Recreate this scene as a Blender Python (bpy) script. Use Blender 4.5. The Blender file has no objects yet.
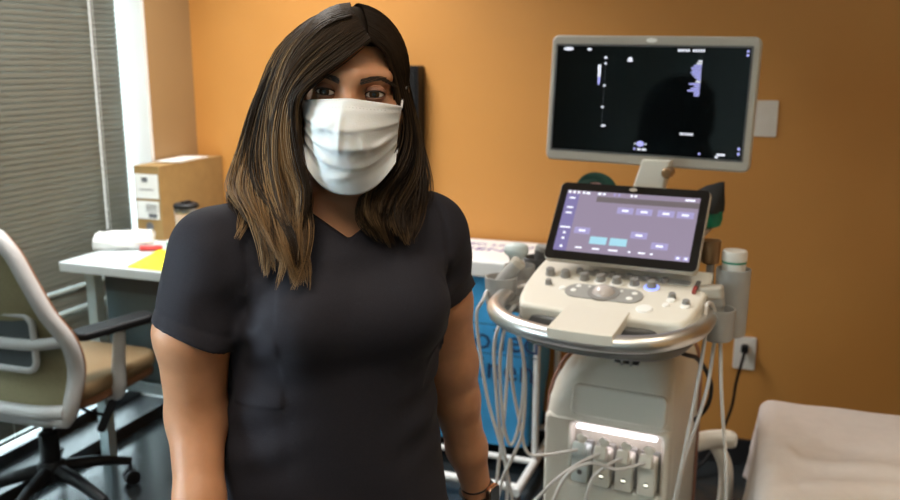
import bpy, bmesh, math, random
import numpy as np
from mathutils import Vector, Matrix, Euler

random.seed(7); rng = np.random.default_rng(11)
R = math.radians
scene = bpy.context.scene
col = scene.collection

# ------------------------------------------------------------------ camera, light, exposure
CAM_Z, PITCH, YAW, FPX = 1.5, R(12.3), R(20.3), 870.0
cam_data = bpy.data.cameras.new('camera')
cam_data.sensor_width = 36.0
cam_data.lens = FPX / 900 * 36
cam_data.clip_start = 0.05
cam_data.dof.use_dof = True
cam_data.dof.focus_distance = 1.10
cam_data.dof.aperture_fstop = 5.6
cam = bpy.data.objects.new('camera', cam_data)
cam.location = (0, 0, CAM_Z)
cam.rotation_euler = (R(90) - PITCH, 0, YAW)
col.objects.link(cam)
scene.camera = cam

world = bpy.data.worlds.new('daylight_sky'); scene.world = world
world.use_nodes = True
bg = world.node_tree.nodes['Background']
bg.inputs['Color'].default_value = (0.72, 0.93, 1.0, 1)
bg.inputs['Strength'].default_value = 12.0

def area_light(name, loc, size, power, color, rot=(0, 0, 0), spread=180):
    l = bpy.data.lights.new(name, 'AREA'); l.shape = 'RECTANGLE'
    l.size, l.size_y = size; l.energy = power; l.color = color; l.spread = R(spread)
    o = bpy.data.objects.new(name, l); o.location = loc; o.rotation_euler = rot
    col.objects.link(o); return o
# ceiling panel lamps (their housings are built with the room)
CEIL = 2.62
# x, y, power, beam spread of each louvred panel
LAMPS = [(-1.70, 2.30, 38.0, 122), (-0.40, -0.05, 14.0, 116), (0.55, 1.25, 4.5, 80)]  # first panel is added, its cool light standing in for window daylight
for lx, ly, pw, sprd in LAMPS:
    area_light('ceiling_lamp', (lx, ly, CEIL - 0.035), (0.56, 1.16), pw, (1.0, 0.97, 0.95) if lx < -1 else (1.0, 0.84, 0.64), spread=sprd)
# daylight entering the unshaded window on the left, behind the camera's left shoulder
area_light('window_daylight', (-2.47, -0.45, 1.5), (1.08, 0.98), 44.0, (0.74, 0.92, 1.0), (0, R(-90), 0), spread=98)

vs = scene.view_settings
vs.view_transform = 'Standard'
vs.look = 'None'
vs.exposure = 0.0
vs.gamma = 1.0
vs.use_curve_mapping = False

# ------------------------------------------------------------------ helpers
def tag(o, label=None, cat=None, group=None, kind=None):
    if label: o['label'] = label
    if cat: o['category'] = cat
    if group: o['group'] = group
    if kind: o['kind'] = kind
    return o

def thing(name, label, cat, loc=(0, 0, 0), rz=0.0, group=None):
    o = bpy.data.objects.new(name, None); col.objects.link(o)
    o.empty_display_size = 0.05
    o.location = loc; o.rotation_euler = (0, 0, rz)
    return tag(o, label, cat, group)

def mat(name, color, rough=0.5, metal=0.0, noise=0.0, nscale=40.0, bump=0.0, bscale=200.0, emit=None, estr=0.0,
        coat=0.0, spec=None, trans=0.0, sss=0.0, sheen=0.0, alpha=None):
    m = bpy.data.materials.new(name); m.use_nodes = True
    nt = m.node_tree; b = nt.nodes['Principled BSDF']
    c = (*color, 1)
    b.inputs['Base Color'].default_value = c
    b.inputs['Roughness'].default_value = rough
    b.inputs['Metallic'].default_value = metal
    if coat: b.inputs['Coat Weight'].default_value = coat
    if spec is not None: b.inputs['Specular IOR Level'].default_value = spec
    if trans: b.inputs['Transmission Weight'].default_value = trans
    if sheen: b.inputs['Sheen Weight'].default_value = sheen
    if sss:
        b.inputs['Subsurface Weight'].default_value = sss
        b.inputs['Subsurface Radius'].default_value = (0.9, 0.35, 0.18)
        b.inputs['Subsurface Scale'].default_value = 0.008
    if emit:
        b.inputs['Emission Color'].default_value = (*emit, 1); b.inputs['Emission Strength'].default_value = estr
    tc = nt.nodes.new('ShaderNodeTexCoord')
    if noise:
        n = nt.nodes.new('ShaderNodeTexNoise'); n.inputs['Scale'].default_value = nscale; n.inputs['Detail'].default_value = 4
        nt.links.new(tc.outputs['Object'], n.inputs['Vector'])
        r = nt.nodes.new('ShaderNodeValToRGB')
        r.color_ramp.elements[0].position = 0.3; r.color_ramp.elements[1].position = 0.7
        r.color_ramp.elements[0].color = tuple(max(0, x * (1 - noise)) for x in color) + (1,)
        r.color_ramp.elements[1].color = tuple(min(1, x * (1 + noise)) for x in color) + (1,)
        nt.links.new(n.outputs['Fac'], r.inputs['Fac']); nt.links.new(r.outputs['Color'], b.inputs['Base Color'])
    if bump:
        n2 = nt.nodes.new('ShaderNodeTexNoise'); n2.inputs['Scale'].default_value = bscale; n2.inputs['Detail'].default_value = 3
        nt.links.new(tc.outputs['Object'], n2.inputs['Vector'])
        bp = nt.nodes.new('ShaderNodeBump'); bp.inputs['Strength'].default_value = bump; bp.inputs['Distance'].default_value = 0.002
        nt.links.new(n2.outputs['Fac'], bp.inputs['Height']); nt.links.new(bp.outputs['Normal'], b.inputs['Normal'])
    return m

def link_mesh(name, me, m, parent=None, smooth=True, angle=40, weighted=False):
    if m is not None:
        for mm in (m if isinstance(m, (list, tuple)) else [m]): me.materials.append(mm)
    if smooth and len(me.polygons):
        me.polygons.foreach_set('use_smooth', [True] * len(me.polygons))
        me.set_sharp_from_angle(angle=R(angle))
    o = bpy.data.objects.new(name, me); col.objects.link(o)
    if parent is not None: o.parent = parent
    if smooth and weighted and len(me.vertices) < 6000:
        w = o.modifiers.new('shading', 'WEIGHTED_NORMAL'); w.keep_sharp = True
    return o

def from_bm(name, bm, m, parent=None, smooth=True, angle=40):
    bmesh.ops.recalc_face_normals(bm, faces=bm.faces[:])
    me = bpy.data.meshes.new(name); bm.to_mesh(me); bm.free()
    return link_mesh(name, me, m, parent, smooth, angle, True)

def from_np(name, v, f, m, parent=None, angle=180):
    me = bpy.data.meshes.new(name)
    v = np.asarray(v, np.float32); f = np.asarray(f, np.int32)
    me.vertices.add(len(v)); me.vertices.foreach_set('co', v.ravel())
    k = f.shape[1]
    me.loops.add(f.size); me.loops.foreach_set('vertex_index', f.ravel())
    me.polygons.add(len(f)); me.polygons.foreach_set('loop_start', np.arange(0, f.size, k, dtype=np.int32))
    me.update(calc_edges=True); me.validate()
    return link_mesh(name, me, m, parent, True, angle)

def add_box(bm, size, loc=(0, 0, 0), rot=(0, 0, 0), bevel=0.0, seg=2, mi=0):
    n0 = len(bm.faces)
    g = bmesh.ops.create_cube(bm, size=1.0)
    vs_ = g['verts']
    bmesh.ops.scale(bm, vec=size, verts=vs_)
    if bevel:
        es = list({e for v in vs_ for e in v.link_edges})
        r = bmesh.ops.bevel(bm, geom=es, offset=bevel, segments=seg, profile=0.6, affect='EDGES', clamp_overlap=True)
        vs_ = list({v for v in r['verts']} | {v for v in vs_ if v.is_valid})
        vs_ = [v for v in vs_ if v.is_valid]
    M_ = Matrix.Translation(loc) @ Euler(rot).to_matrix().to_4x4()
    bmesh.ops.transform(bm, matrix=M_, verts=vs_)
    if mi:
        bm.faces.ensure_lookup_table()
        for fc in {f for v in vs_ for f in v.link_faces}: fc.material_index = mi
    return vs_

def box(name, size, loc, m, parent=None, rot=(0, 0, 0), bevel=0.003, seg=2):
    bm = bmesh.new(); add_box(bm, size, loc, rot, bevel, seg)
    return from_bm(name, bm, m, parent)

def add_prism(bm, poly, depth, M_=None, bevel=0.0, seg=2):
    """polygon in local XY extruded 0..depth along local Z, then transformed"""
    vs_ = [bm.verts.new((x, y, 0)) for x, y in poly]
    f = bm.faces.new(vs_)
    r = bmesh.ops.extrude_face_region(bm, geom=[f])
    top = [g for g in r['geom'] if isinstance(g, bmesh.types.BMVert)]
    bmesh.ops.translate(bm, vec=(0, 0, depth), verts=top)
    allv = vs_ + top
    if bevel:
        es = [e for e in {e for v in allv for e in v.link_edges} if abs(e.verts[0].co.z - e.verts[1].co.z) < 1e-6]
        rb = bmesh.ops.bevel(bm, geom=es, offset=bevel, segments=seg, profile=0.6, affect='EDGES', clamp_overlap=True)
        allv = [v for v in set(allv) | set(rb['verts']) if v.is_valid]
    if M_ is not None: bmesh.ops.transform(bm, matrix=M_, verts=allv)
    return allv

def rrect(w, h, r, n=6, cx=0, cy=0):
    pts = []
    for sx, sy, a0 in ((1, 1, 0), (-1, 1, 90), (-1, -1, 180), (1, -1, 270)):
        for i in range(n + 1):
            a = R(a0 + 90 * i / n)
            pts.append((cx + sx * (w / 2 - r) + r * math.cos(a), cy + sy * (h / 2 - r) + r * math.sin(a)))
    return pts

def catmull(pts, n=8):
    P_ = [np.array(p, float) for p in pts]
    if len(P_) < 3: return [tuple(P_[0] + (P_[-1] - P_[0]) * i / n) for i in range(n + 1)]
    P_ = [2 * P_[0] - P_[1]] + P_ + [2 * P_[-1] - P_[-2]]
    out = []
    for i in range(1, len(P_) - 2):
        a, b, c, d = P_[i - 1:i + 3]
        for j in range(n):
            t = j / n
            out.append(tuple(0.5 * ((2 * b) + (c - a) * t + (2 * a - 5 * b + 4 * c - d) * t * t + (3 * b - a - 3 * c + d) * t ** 3)))
    out.append(tuple(P_[-2])); return out

def add_tube(bm, pts, r, n=10, cap=True, closed=False, flat=1.0):
    pts = [Vector(p) for p in pts]; N = len(pts)
    rs = r if isinstance(r, (list, tuple, np.ndarray)) else [r] * N
    rings = []; nrm = None
    for i in range(N):
        if closed: t = pts[(i + 1) % N] - pts[i - 1]
        else: t = pts[min(i + 1, N - 1)] - pts[max(i - 1, 0)]
        if t.length < 1e-9: t = Vector((0, 0, 1))
        t.normalize()
        if nrm is None:
            nrm = t.orthogonal().normalized()
        nrm = (nrm - t * nrm.dot(t))
        nrm = nrm.normalized() if nrm.length > 1e-6 else t.orthogonal().normalized()
        b_ = t.cross(nrm)
        rings.append([bm.verts.new(pts[i] + (nrm * math.cos(2 * math.pi * k / n) + b_ * math.sin(2 * math.pi * k / n) * flat) * rs[i]) for k in range(n)])
    for i in range(N if closed else N - 1):
        a, b = rings[i], rings[(i + 1) % N]
        for k in range(n): bm.faces.new((a[k], a[(k + 1) % n], b[(k + 1) % n], b[k]))
    if cap and not closed:
        bm.faces.new(rings[0][::-1]); bm.faces.new(rings[-1])

def tube(name, pts, r, m, parent=None, n=10, sm=8, closed=False, flat=1.0):
    bm = bmesh.new()
    p = catmull(pts, sm) if sm else pts
    if isinstance(r, (list, tuple)):
        r = list(np.interp(np.linspace(0, 1, len(p)), np.linspace(0, 1, len(r)), r))
    add_tube(bm, p, r, n, True, closed, flat)
    return from_bm(name, bm, m, parent, angle=50)

def add_lathe(bm, prof, n=24, M_=None, sx=1.0, sy=1.0):
    rings = []; allv = []
    for r_, z in prof:
        ring = [bm.verts.new((sx * r_ * math.cos(2 * math.pi * k / n), sy * r_ * math.sin(2 * math.pi * k / n), z)) for k in range(n)]
        rings.append(ring); allv += ring
    for a, b in zip(rings, rings[1:]):
        for k in range(n): bm.faces.new((a[k], a[(k + 1) % n], b[(k + 1) % n], b[k]))
    bm.faces.new(rings[0][::-1]); bm.faces.new(rings[-1])
    if M_ is not None: bmesh.ops.transform(bm, matrix=M_, verts=allv)

def lathe(name, prof, m, parent=None, n=24, M_=None, sx=1, sy=1):
    bm = bmesh.new(); add_lathe(bm, prof, n, M_, sx, sy)
    return from_bm(name, bm, m, parent)

def TR(loc=(0, 0, 0), rot=(0, 0, 0)):
    return Matrix.Translation(loc) @ Euler(rot).to_matrix().to_4x4()

def along(a, b):
    """matrix that carries local Z onto a->b with the origin at a"""
    a, b = Vector(a), Vector(b)
    return Matrix.Translation(a) @ (b - a).to_track_quat('Z', 'Y').to_matrix().to_4x4()

def loft_rr(name, secs, m, parent=None, n=6):
    """secs: (z, x0, x1, y0, y1, corner radius)"""
    bm = bmesh.new(); rings = []
    for z, x0, x1, y0, y1, r_ in secs:
        rings.append([bm.verts.new((x, y, z)) for x, y in rrect(x1 - x0, y1 - y0, r_, n, (x0 + x1) / 2, (y0 + y1) / 2)])
    k = len(rings[0])
    for a, b in zip(rings, rings[1:]):
        for i in range(k): bm.faces.new((a[i], a[(i + 1) % k], b[(i + 1) % k], b[i]))
    bm.faces.new(rings[0][::-1]); bm.faces.new(rings[-1])
    return from_bm(name, bm, m, parent)

def text_bm(bm, body, size, M_, depth=0.0004, mi=0, align='CENTER', xscale=1.0):
    cu = bpy.data.curves.new('lettering_curve', 'FONT'); cu.body = body; cu.size = size
    cu.align_x = align; cu.align_y = 'CENTER'; cu.extrude = depth; cu.resolution_u = 2
    o = bpy.data.objects.new('lettering_curve', cu)
    me = bpy.data.meshes.new_from_object(o)
    me.transform(M_ @ Matrix.Diagonal((xscale, 1, 1, 1)))
    n0 = len(bm.faces); bm.from_mesh(me); bm.faces.ensure_lookup_table()
    for f in bm.faces[n0:]: f.material_index = mi
    bpy.data.objects.remove(o); bpy.data.curves.remove(cu); bpy.data.meshes.remove(me)

# horizontal camera frame (x right, y away, z up) -> room
def room(x, y, z=0.0):
    c, s = math.cos(YAW), math.sin(YAW)
    return (x * c - y * s, x * s + y * c, z)

# ------------------------------------------------------------------ materials
M = {}
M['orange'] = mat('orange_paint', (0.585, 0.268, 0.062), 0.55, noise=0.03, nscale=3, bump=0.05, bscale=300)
M['tanwall_shaded'] = mat('tan_paint_shaded', (0.33, 0.205, 0.090), 0.6, noise=0.03, nscale=3, bump=0.05, bscale=300)  # left wall gets less light, so its shade is darkened into this colour
M['greywall'] = mat('grey_green_paint', (0.34, 0.41, 0.40), 0.6, noise=0.03, nscale=3)
M['white_paint'] = mat('white_paint', (0.80, 0.80, 0.78), 0.5, noise=0.02, nscale=5)
M['ceil'] = mat('ceiling_tile', (0.72, 0.70, 0.66), 0.8, noise=0.05, nscale=60, bump=0.3, bscale=120)
M['floor'] = mat('dark_vinyl', (0.022, 0.027, 0.030), 0.22, noise=0.25, nscale=14, bump=0.03, bscale=60)
M['cove'] = mat('black_rubber_base', (0.014, 0.014, 0.016), 0.45, noise=0.1, nscale=20)
M['alu'] = mat('dark_window_metal', (0.05, 0.052, 0.055), 0.4, 0.6, noise=0.05)
M['glass'] = mat('window_glass', (1, 1, 1), 0.0, trans=1.0)
M['glass'].node_tree.nodes['Principled BSDF'].inputs['IOR'].default_value = 1.02
M['pavement'] = mat('pale_pavement', (0.6, 0.6, 0.58), 0.9, noise=0.1, nscale=4)
M['slat'] = mat('olive_beige_slat', (0.108, 0.110, 0.088), 0.42, noise=0.04, nscale=8)
M['cordw'] = mat('white_cord', (0.93, 0.96, 0.97), 0.6, noise=0.05, nscale=200)
M['desk'] = mat('white_laminate', (0.60, 0.645, 0.65), 0.35, noise=0.02, nscale=10)
M['deskleg'] = mat('pale_grey_steel', (0.42, 0.50, 0.51), 0.4, 0.2, noise=0.03)
M['bluegrey'] = mat('blue_grey_panel', (0.085, 0.115, 0.12), 0.5, noise=0.06, nscale=12)
M['darkpanel'] = mat('dark_grey_panel', (0.05, 0.06, 0.065), 0.5, noise=0.08, nscale=15)
M['card'] = mat('brown_cardboard', (0.31, 0.185, 0.062), 0.8, noise=0.08, nscale=25, bump=0.1, bscale=90)
M['paper'] = mat('white_paper', (0.82, 0.81, 0.78), 0.8, noise=0.03, nscale=30, bump=0.2, bscale=40)
M['ink'] = mat('grey_ink', (0.12, 0.12, 0.13), 0.7, noise=0.1)
M['yellow'] = mat('yellow_card', (0.72, 0.66, 0.015), 0.6, noise=0.04, nscale=20)
M['red'] = mat('red_plastic', (0.55, 0.05, 0.04), 0.4, noise=0.05)
M['green'] = mat('teal_green_plastic', (0.03, 0.28, 0.17), 0.4, noise=0.05)
M['black'] = mat('black_plastic', (0.008, 0.008, 0.009), 0.5, noise=0.1, nscale=60, spec=0.25)
M['chairframe'] = mat('pale_grey_nylon', (0.50, 0.485, 0.47), 0.4, noise=0.02)
M['mesh_tan'] = mat('tan_chair_mesh', (0.26, 0.22, 0.12), 0.8, noise=0.2, nscale=400, bump=0.4, bscale=700)
M['seat'] = mat('tan_seat_fabric', (0.20, 0.125, 0.055), 0.8, noise=0.15, nscale=300, bump=0.4, bscale=600)
M['seatedge'] = mat('brown_seat_edge', (0.20, 0.085, 0.035), 0.6, noise=0.1, nscale=60)
M['steel'] = mat('brushed_steel', (0.55, 0.55, 0.56), 0.28, 1.0, noise=0.05)
M['chrome'] = mat('satin_chrome', (0.80, 0.79, 0.77), 0.36, 1.0, noise=0.03)
M['cream'] = mat('cream_white_plastic', (0.81, 0.765, 0.67), 0.38, noise=0.015, nscale=8)
M['bezel'] = mat('warm_grey_plastic', (0.50, 0.455, 0.385), 0.4, noise=0.015, nscale=8)
M['grey'] = mat('mid_grey_plastic', (0.36, 0.35, 0.33), 0.45, noise=0.03)
M['dgrey'] = mat('dark_grey_plastic', (0.13, 0.13, 0.13), 0.45, noise=0.05)
M['traygrey'] = mat('tray_grey_plastic', (0.17, 0.165, 0.155), 0.4, noise=0.03)
M['knob'] = mat('knob_grey_rubber', (0.27, 0.26, 0.245), 0.5, noise=0.05)
M['knobcap'] = mat('white_button_and_glare', (0.85, 0.84, 0.80), 0.35, noise=0.02, emit=(1, 0.95, 0.85), estr=0.12)
M['ball'] = mat('trackball_resin', (0.62, 0.55, 0.52), 0.18, noise=0.05, coat=0.5)
M['bluelit'] = mat('blue_lit_ring', (0.2, 0.25, 0.8), 0.4, emit=(0.25, 0.35, 1.0), estr=1.5, noise=0.02)
M['trimbrown'] = mat('rose_brown_trim', (0.35, 0.17, 0.12), 0.4, noise=0.03)
M['led'] = mat('led_strip', (0.9, 0.9, 1.0), 0.4, emit=(0.95, 0.88, 1.0), estr=6.5, noise=0.01)
M['ledwin'] = mat('lit_connector_window', (0.9, 0.9, 0.8), 0.4, emit=(1.0, 0.97, 0.8), estr=1.6, noise=0.01)
M['screen'] = mat('black_screen_glass', (0.004, 0.006, 0.007), 0.06, noise=0.02, nscale=5, spec=0.35)
M['ui_white'] = mat('screen_white_mark', (0.5, 0.5, 0.55), 0.3, emit=(0.85, 0.88, 1.0), estr=0.9, noise=0.02)
M['ui_blue'] = mat('screen_blue_mark', (0.3, 0.3, 0.6), 0.3, emit=(0.45, 0.45, 0.95), estr=0.8, noise=0.02)
M['ui_dim'] = mat('screen_dim_mark', (0.1, 0.1, 0.1), 0.3, emit=(0.25, 0.28, 0.33), estr=0.5, noise=0.02)
M['touch_bg'] = mat('touch_display_violet', (0.03, 0.03, 0.04), 0.12, emit=(0.34, 0.275, 0.38), estr=0.9, noise=0.02)
M['touch_bar'] = mat('touch_display_grey', (0.03, 0.03, 0.03), 0.12, emit=(0.19, 0.155, 0.17), estr=0.8, noise=0.02)
M['touch_btn'] = mat('touch_display_button', (0.05, 0.05, 0.07), 0.12, emit=(0.42, 0.37, 0.66), estr=0.9, noise=0.02)
M['touch_cyan'] = mat('touch_display_active', (0.05, 0.07, 0.08), 0.12, emit=(0.40, 0.74, 0.88), estr=0.95, noise=0.02)
M['touch_side'] = mat('touch_display_side', (0.03, 0.03, 0.05), 0.12, emit=(0.25, 0.21, 0.45), estr=0.85, noise=0.02)
M['cable'] = mat('white_cable_jacket', (0.74, 0.70, 0.66), 0.42, noise=0.02)
M['probew'] = mat('pale_probe_plastic', (0.62, 0.68, 0.66), 0.35, noise=0.02)
M['linen_blue'] = mat('blue_hamper_bag', (0.055, 0.36, 0.72), 0.42, noise=0.12, nscale=9, bump=0.25, bscale=25)
M['navy'] = mat('navy_print', (0.01, 0.03, 0.10), 0.6, noise=0.05)
M['purple'] = mat('purple_print', (0.17, 0.09, 0.32), 0.6, noise=0.05)
M['plate'] = mat('ivory_wall_plate', (0.78, 0.74, 0.68), 0.4, noise=0.02)
M['tanmetal'] = mat('copper_tan_plastic', (0.33, 0.20, 0.10), 0.3, 0.5, noise=0.05)
M['sheet'] = mat('white_cotton_sheet', (0.72, 0.655, 0.625), 0.85, noise=0.03, nscale=30, bump=0.25, bscale=90, sheen=0.2)
M['vinyl'] = mat('beige_vinyl', (0.35, 0.30, 0.26), 0.5, noise=0.05)
M['skin'] = mat('skin', (0.50, 0.240, 0.128), 0.5, noise=0.06, nscale=45, bump=0.12, bscale=350, sss=0.25)
M['lid_skin'] = mat('eyelid_skin', (0.42, 0.19, 0.115), 0.5, noise=0.06, nscale=45, sss=0.2)
M['scrub'] = mat('charcoal_navy_scrub', (0.0200, 0.0190, 0.0270), 0.75, noise=0.1, nscale=500, bump=0.3, bscale=900, sheen=0.02, spec=0.2)
M['maskw'] = mat('white_mask_fabric', (0.70, 0.70, 0.715), 0.8, noise=0.02, nscale=60, bump=0.15, bscale=500, sss=0.1)
M['brow'] = mat('dark_brow_hair', (0.022, 0.011, 0.006), 0.6, noise=0.2, nscale=300)
M['shoe'] = mat('dark_shoe', (0.03, 0.03, 0.035), 0.5, noise=0.1)
M['gold'] = mat('rose_gold', (0.75, 0.45, 0.30), 0.25, 1.0, noise=0.02)

def hair_material():
    m = bpy.data.materials.new('brunette_hair'); m.use_nodes = True
    nt = m.node_tree; b = nt.nodes['Principled BSDF']
    at = nt.nodes.new('ShaderNodeAttribute'); at.attribute_name = 'hair_tone'
    r = nt.nodes.new('ShaderNodeValToRGB'); e = r.color_ramp.elements
    e[0].position = 0.0; e[0].color = (0.0085, 0.0050, 0.0032, 1)
    e[1].position = 1.0; e[1].color = (0.27, 0.155, 0.068, 1)
    k = e.new(0.45); k.color = (0.034, 0.0195, 0.0105, 1)
    k = e.new(0.75); k.color = (0.105, 0.060, 0.028, 1)
    nt.links.new(at.outputs['Fac'], r.inputs['Fac']); nt.links.new(r.outputs['Color'], b.inputs['Base Color'])
    b.inputs['Roughness'].default_value = 0.46
    b.inputs['Specular IOR Level'].default_value = 0.22
    return m
M['hair'] = hair_material()

def eye_material():
    m = bpy.data.materials.new('eyeball'); m.use_nodes = True
    nt = m.node_tree; b = nt.nodes['Principled BSDF']
    tc = nt.nodes.new('ShaderNodeTexCoord')
    mp = nt.nodes.new('ShaderNodeSeparateXYZ'); nt.links.new(tc.outputs['Object'], mp.inputs[0])
    # distance from the gaze axis (object -Y)
    xx = nt.nodes.new('ShaderNodeMath'); xx.operation = 'MULTIPLY'
    nt.links.new(mp.outputs['X'], xx.inputs[0]); nt.links.new(mp.outputs['X'], xx.inputs[1])
    zz = nt.nodes.new('ShaderNodeMath'); zz.operation = 'MULTIPLY_ADD'
    nt.links.new(mp.outputs['Z'], zz.inputs[0]); nt.links.new(mp.outputs['Z'], zz.inputs[1]); nt.links.new(xx.outputs[0], zz.inputs[2])
    sq = nt.nodes.new('ShaderNodeMath'); sq.operation = 'SQRT'; nt.links.new(zz.outputs[0], sq.inputs[0])
    sc = nt.nodes.new('ShaderNodeMath'); sc.operation = 'MULTIPLY'; sc.inputs[1].default_value = 1 / 0.0125
    nt.links.new(sq.outputs[0], sc.inputs[0])
    r = nt.nodes.new('ShaderNodeValToRGB'); r.color_ramp.interpolation = 'EASE'; e = r.color_ramp.elements
    e[0].position = 0.18; e[0].color = (0.003, 0.003, 0.003, 1)
    e[1].position = 0.56; e[1].color = (0.62, 0.55, 0.50, 1)
    for p, c in ((0.22, (0.035, 0.02, 0.010, 1)), (0.44, (0.045, 0.026, 0.013, 1)), (0.49, (0.02, 0.012, 0.008, 1))):
        k = e.new(p); k.color = c
    nt.links.new(sc.outputs[0], r.inputs['Fac']); nt.links.new(r.outputs['Color'], b.inputs['Base Color'])
    b.inputs['Roughness'].default_value = 0.08
    return m
M['eye'] = eye_material()

# ------------------------------------------------------------------ the room
XL, XR, YF, YB, TH = -2.40, 2.60, -1.70, 3.25, 0.22
def struct(name, boxes, m, parent=None, bevel=0.0):
    bm = bmesh.new()
    for x0, x1, y0, y1, z0, z1 in boxes:
        add_box(bm, (x1 - x0, y1 - y0, z1 - z0), ((x0 + x1) / 2, (y0 + y1) / 2, (z0 + z1) / 2), bevel=bevel)
    o = from_bm(name, bm, m, parent, smooth=False)
    if parent is None: o['kind'] = 'structure'
    return o

struct('floor', [(XL - TH, XR + TH, YF - TH, YB + TH, -0.1, 0)], M['floor'])
struct('ceiling', [(XL - TH, XR + TH, YF - TH, YB + TH, CEIL, CEIL + 0.1)], M['ceil'])
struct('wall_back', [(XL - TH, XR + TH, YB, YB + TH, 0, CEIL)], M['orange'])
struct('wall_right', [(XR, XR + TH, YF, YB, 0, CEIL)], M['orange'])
struct('wall_front', [(XL - TH, XR + TH, YF - TH, YF, 0, CEIL)], M['greywall'])
W1 = (0.90, 2.955, 0.045, 2.42)
W2 = (-0.95, 0.05, 0.95, 2.05)
def left_boxes():
    x0, x1 = XL - TH, XL
    return [(x0, x1, YF, W2[0], 0, CEIL), (x0, x1, W2[0], W2[1], 0, W2[2]), (x0, x1, W2[0], W2[1], W2[3], CEIL),
            (x0, x1, W2[1], W1[0], 0, CEIL), (x0, x1, W1[0], W1[1], 0, W1[2]), (x0, x1, W1[0], W1[1], W1[3], CEIL),
            (x0, x1, W1[1], YB, 0, CEIL)]
struct('wall_left', left_boxes(), M['tanwall_shaded'])
# white returns lining the window opening
struct('trim_1', [(XL - TH + 0.02, XL + 0.001, W1[1] - 0.016, W1[1], W1[2], W1[3]), (XL - TH + 0.02, XL + 0.001, W1[0], W1[0] + 0.016, W1[2], W1[3]),
                  (XL - TH + 0.02, XL + 0.001, W1[0] + 0.016, W1[1] - 0.016, W1[3] - 0.016, W1[3])], M['white_paint'])
struct('trim_2', [(XL - TH + 0.02, XL + 0.012, W1[0], W1[1] - 0.016, 0.0, W1[2] + 0.004)], M['cove'])
def window(n, w, mullions):
    y0, y1, z0, z1 = w; xa, xb = XL - TH + 0.02, XL - TH + 0.07
    bx = [(xa, xb, y0, y1, z0, z0 + 0.05), (xa, xb, y0, y1, z1 - 0.05, z1), (xa, xb, y0, y0 + 0.04, z0, z1), (xa, xb, y1 - 0.04, y1, z0, z1)]
    for y in mullions: bx.append((xa, xb, y - 0.025, y + 0.025, z0, z1))
    f = struct('window_%d' % n, bx, M['alu'])
    g = struct('pane', [(xa + 0.022, xa + 0.028, y0 + 0.03, y1 - 0.03, z0 + 0.04, z1 - 0.04)], M['glass'], f)
    return f
window(1, W1, [1.75])
window(2, W2, [])
struct('baseboard_back', [(XL, XR, YB - 0.012, YB, 0, 0.105)], M['cove'])
struct('baseboard_left', [(XL, XL + 0.012, W1[1], YB - 0.012, 0, 0.105), (XL, XL + 0.012, YF, W1[0], 0, 0.105)], M['cove'])
o = struct('ground_outside', [(-12, XL - TH, -8, 9, -0.14, -0.04)], M['pavement'])

for (lx, ly, pw, sprd), where in zip(LAMPS, ('the desk, added in place of window daylight', 'the middle of the room', 'the exam bed')):
    t = thing('ceiling_light', 'flat white louvred ceiling light panel over %s' % where, 'ceiling light', (lx, ly, CEIL))
    bm = bmesh.new()
    for s in (-1, 1):
        add_box(bm, (0.03, 1.22, 0.02), (s * 0.295, 0, -0.01)); add_box(bm, (0.56, 0.03, 0.02), (0, s * 0.595, -0.01))
    from_bm('frame', bm, M['white_paint'], t)
    box('diffuser', (0.56, 1.16, 0.006), (0, 0, -0.006), mat('lamp_diffuser', (0.9, 0.88, 0.82), 0.6, emit=(1, 0.9, 0.74), estr=2.0), t, bevel=0)

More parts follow.
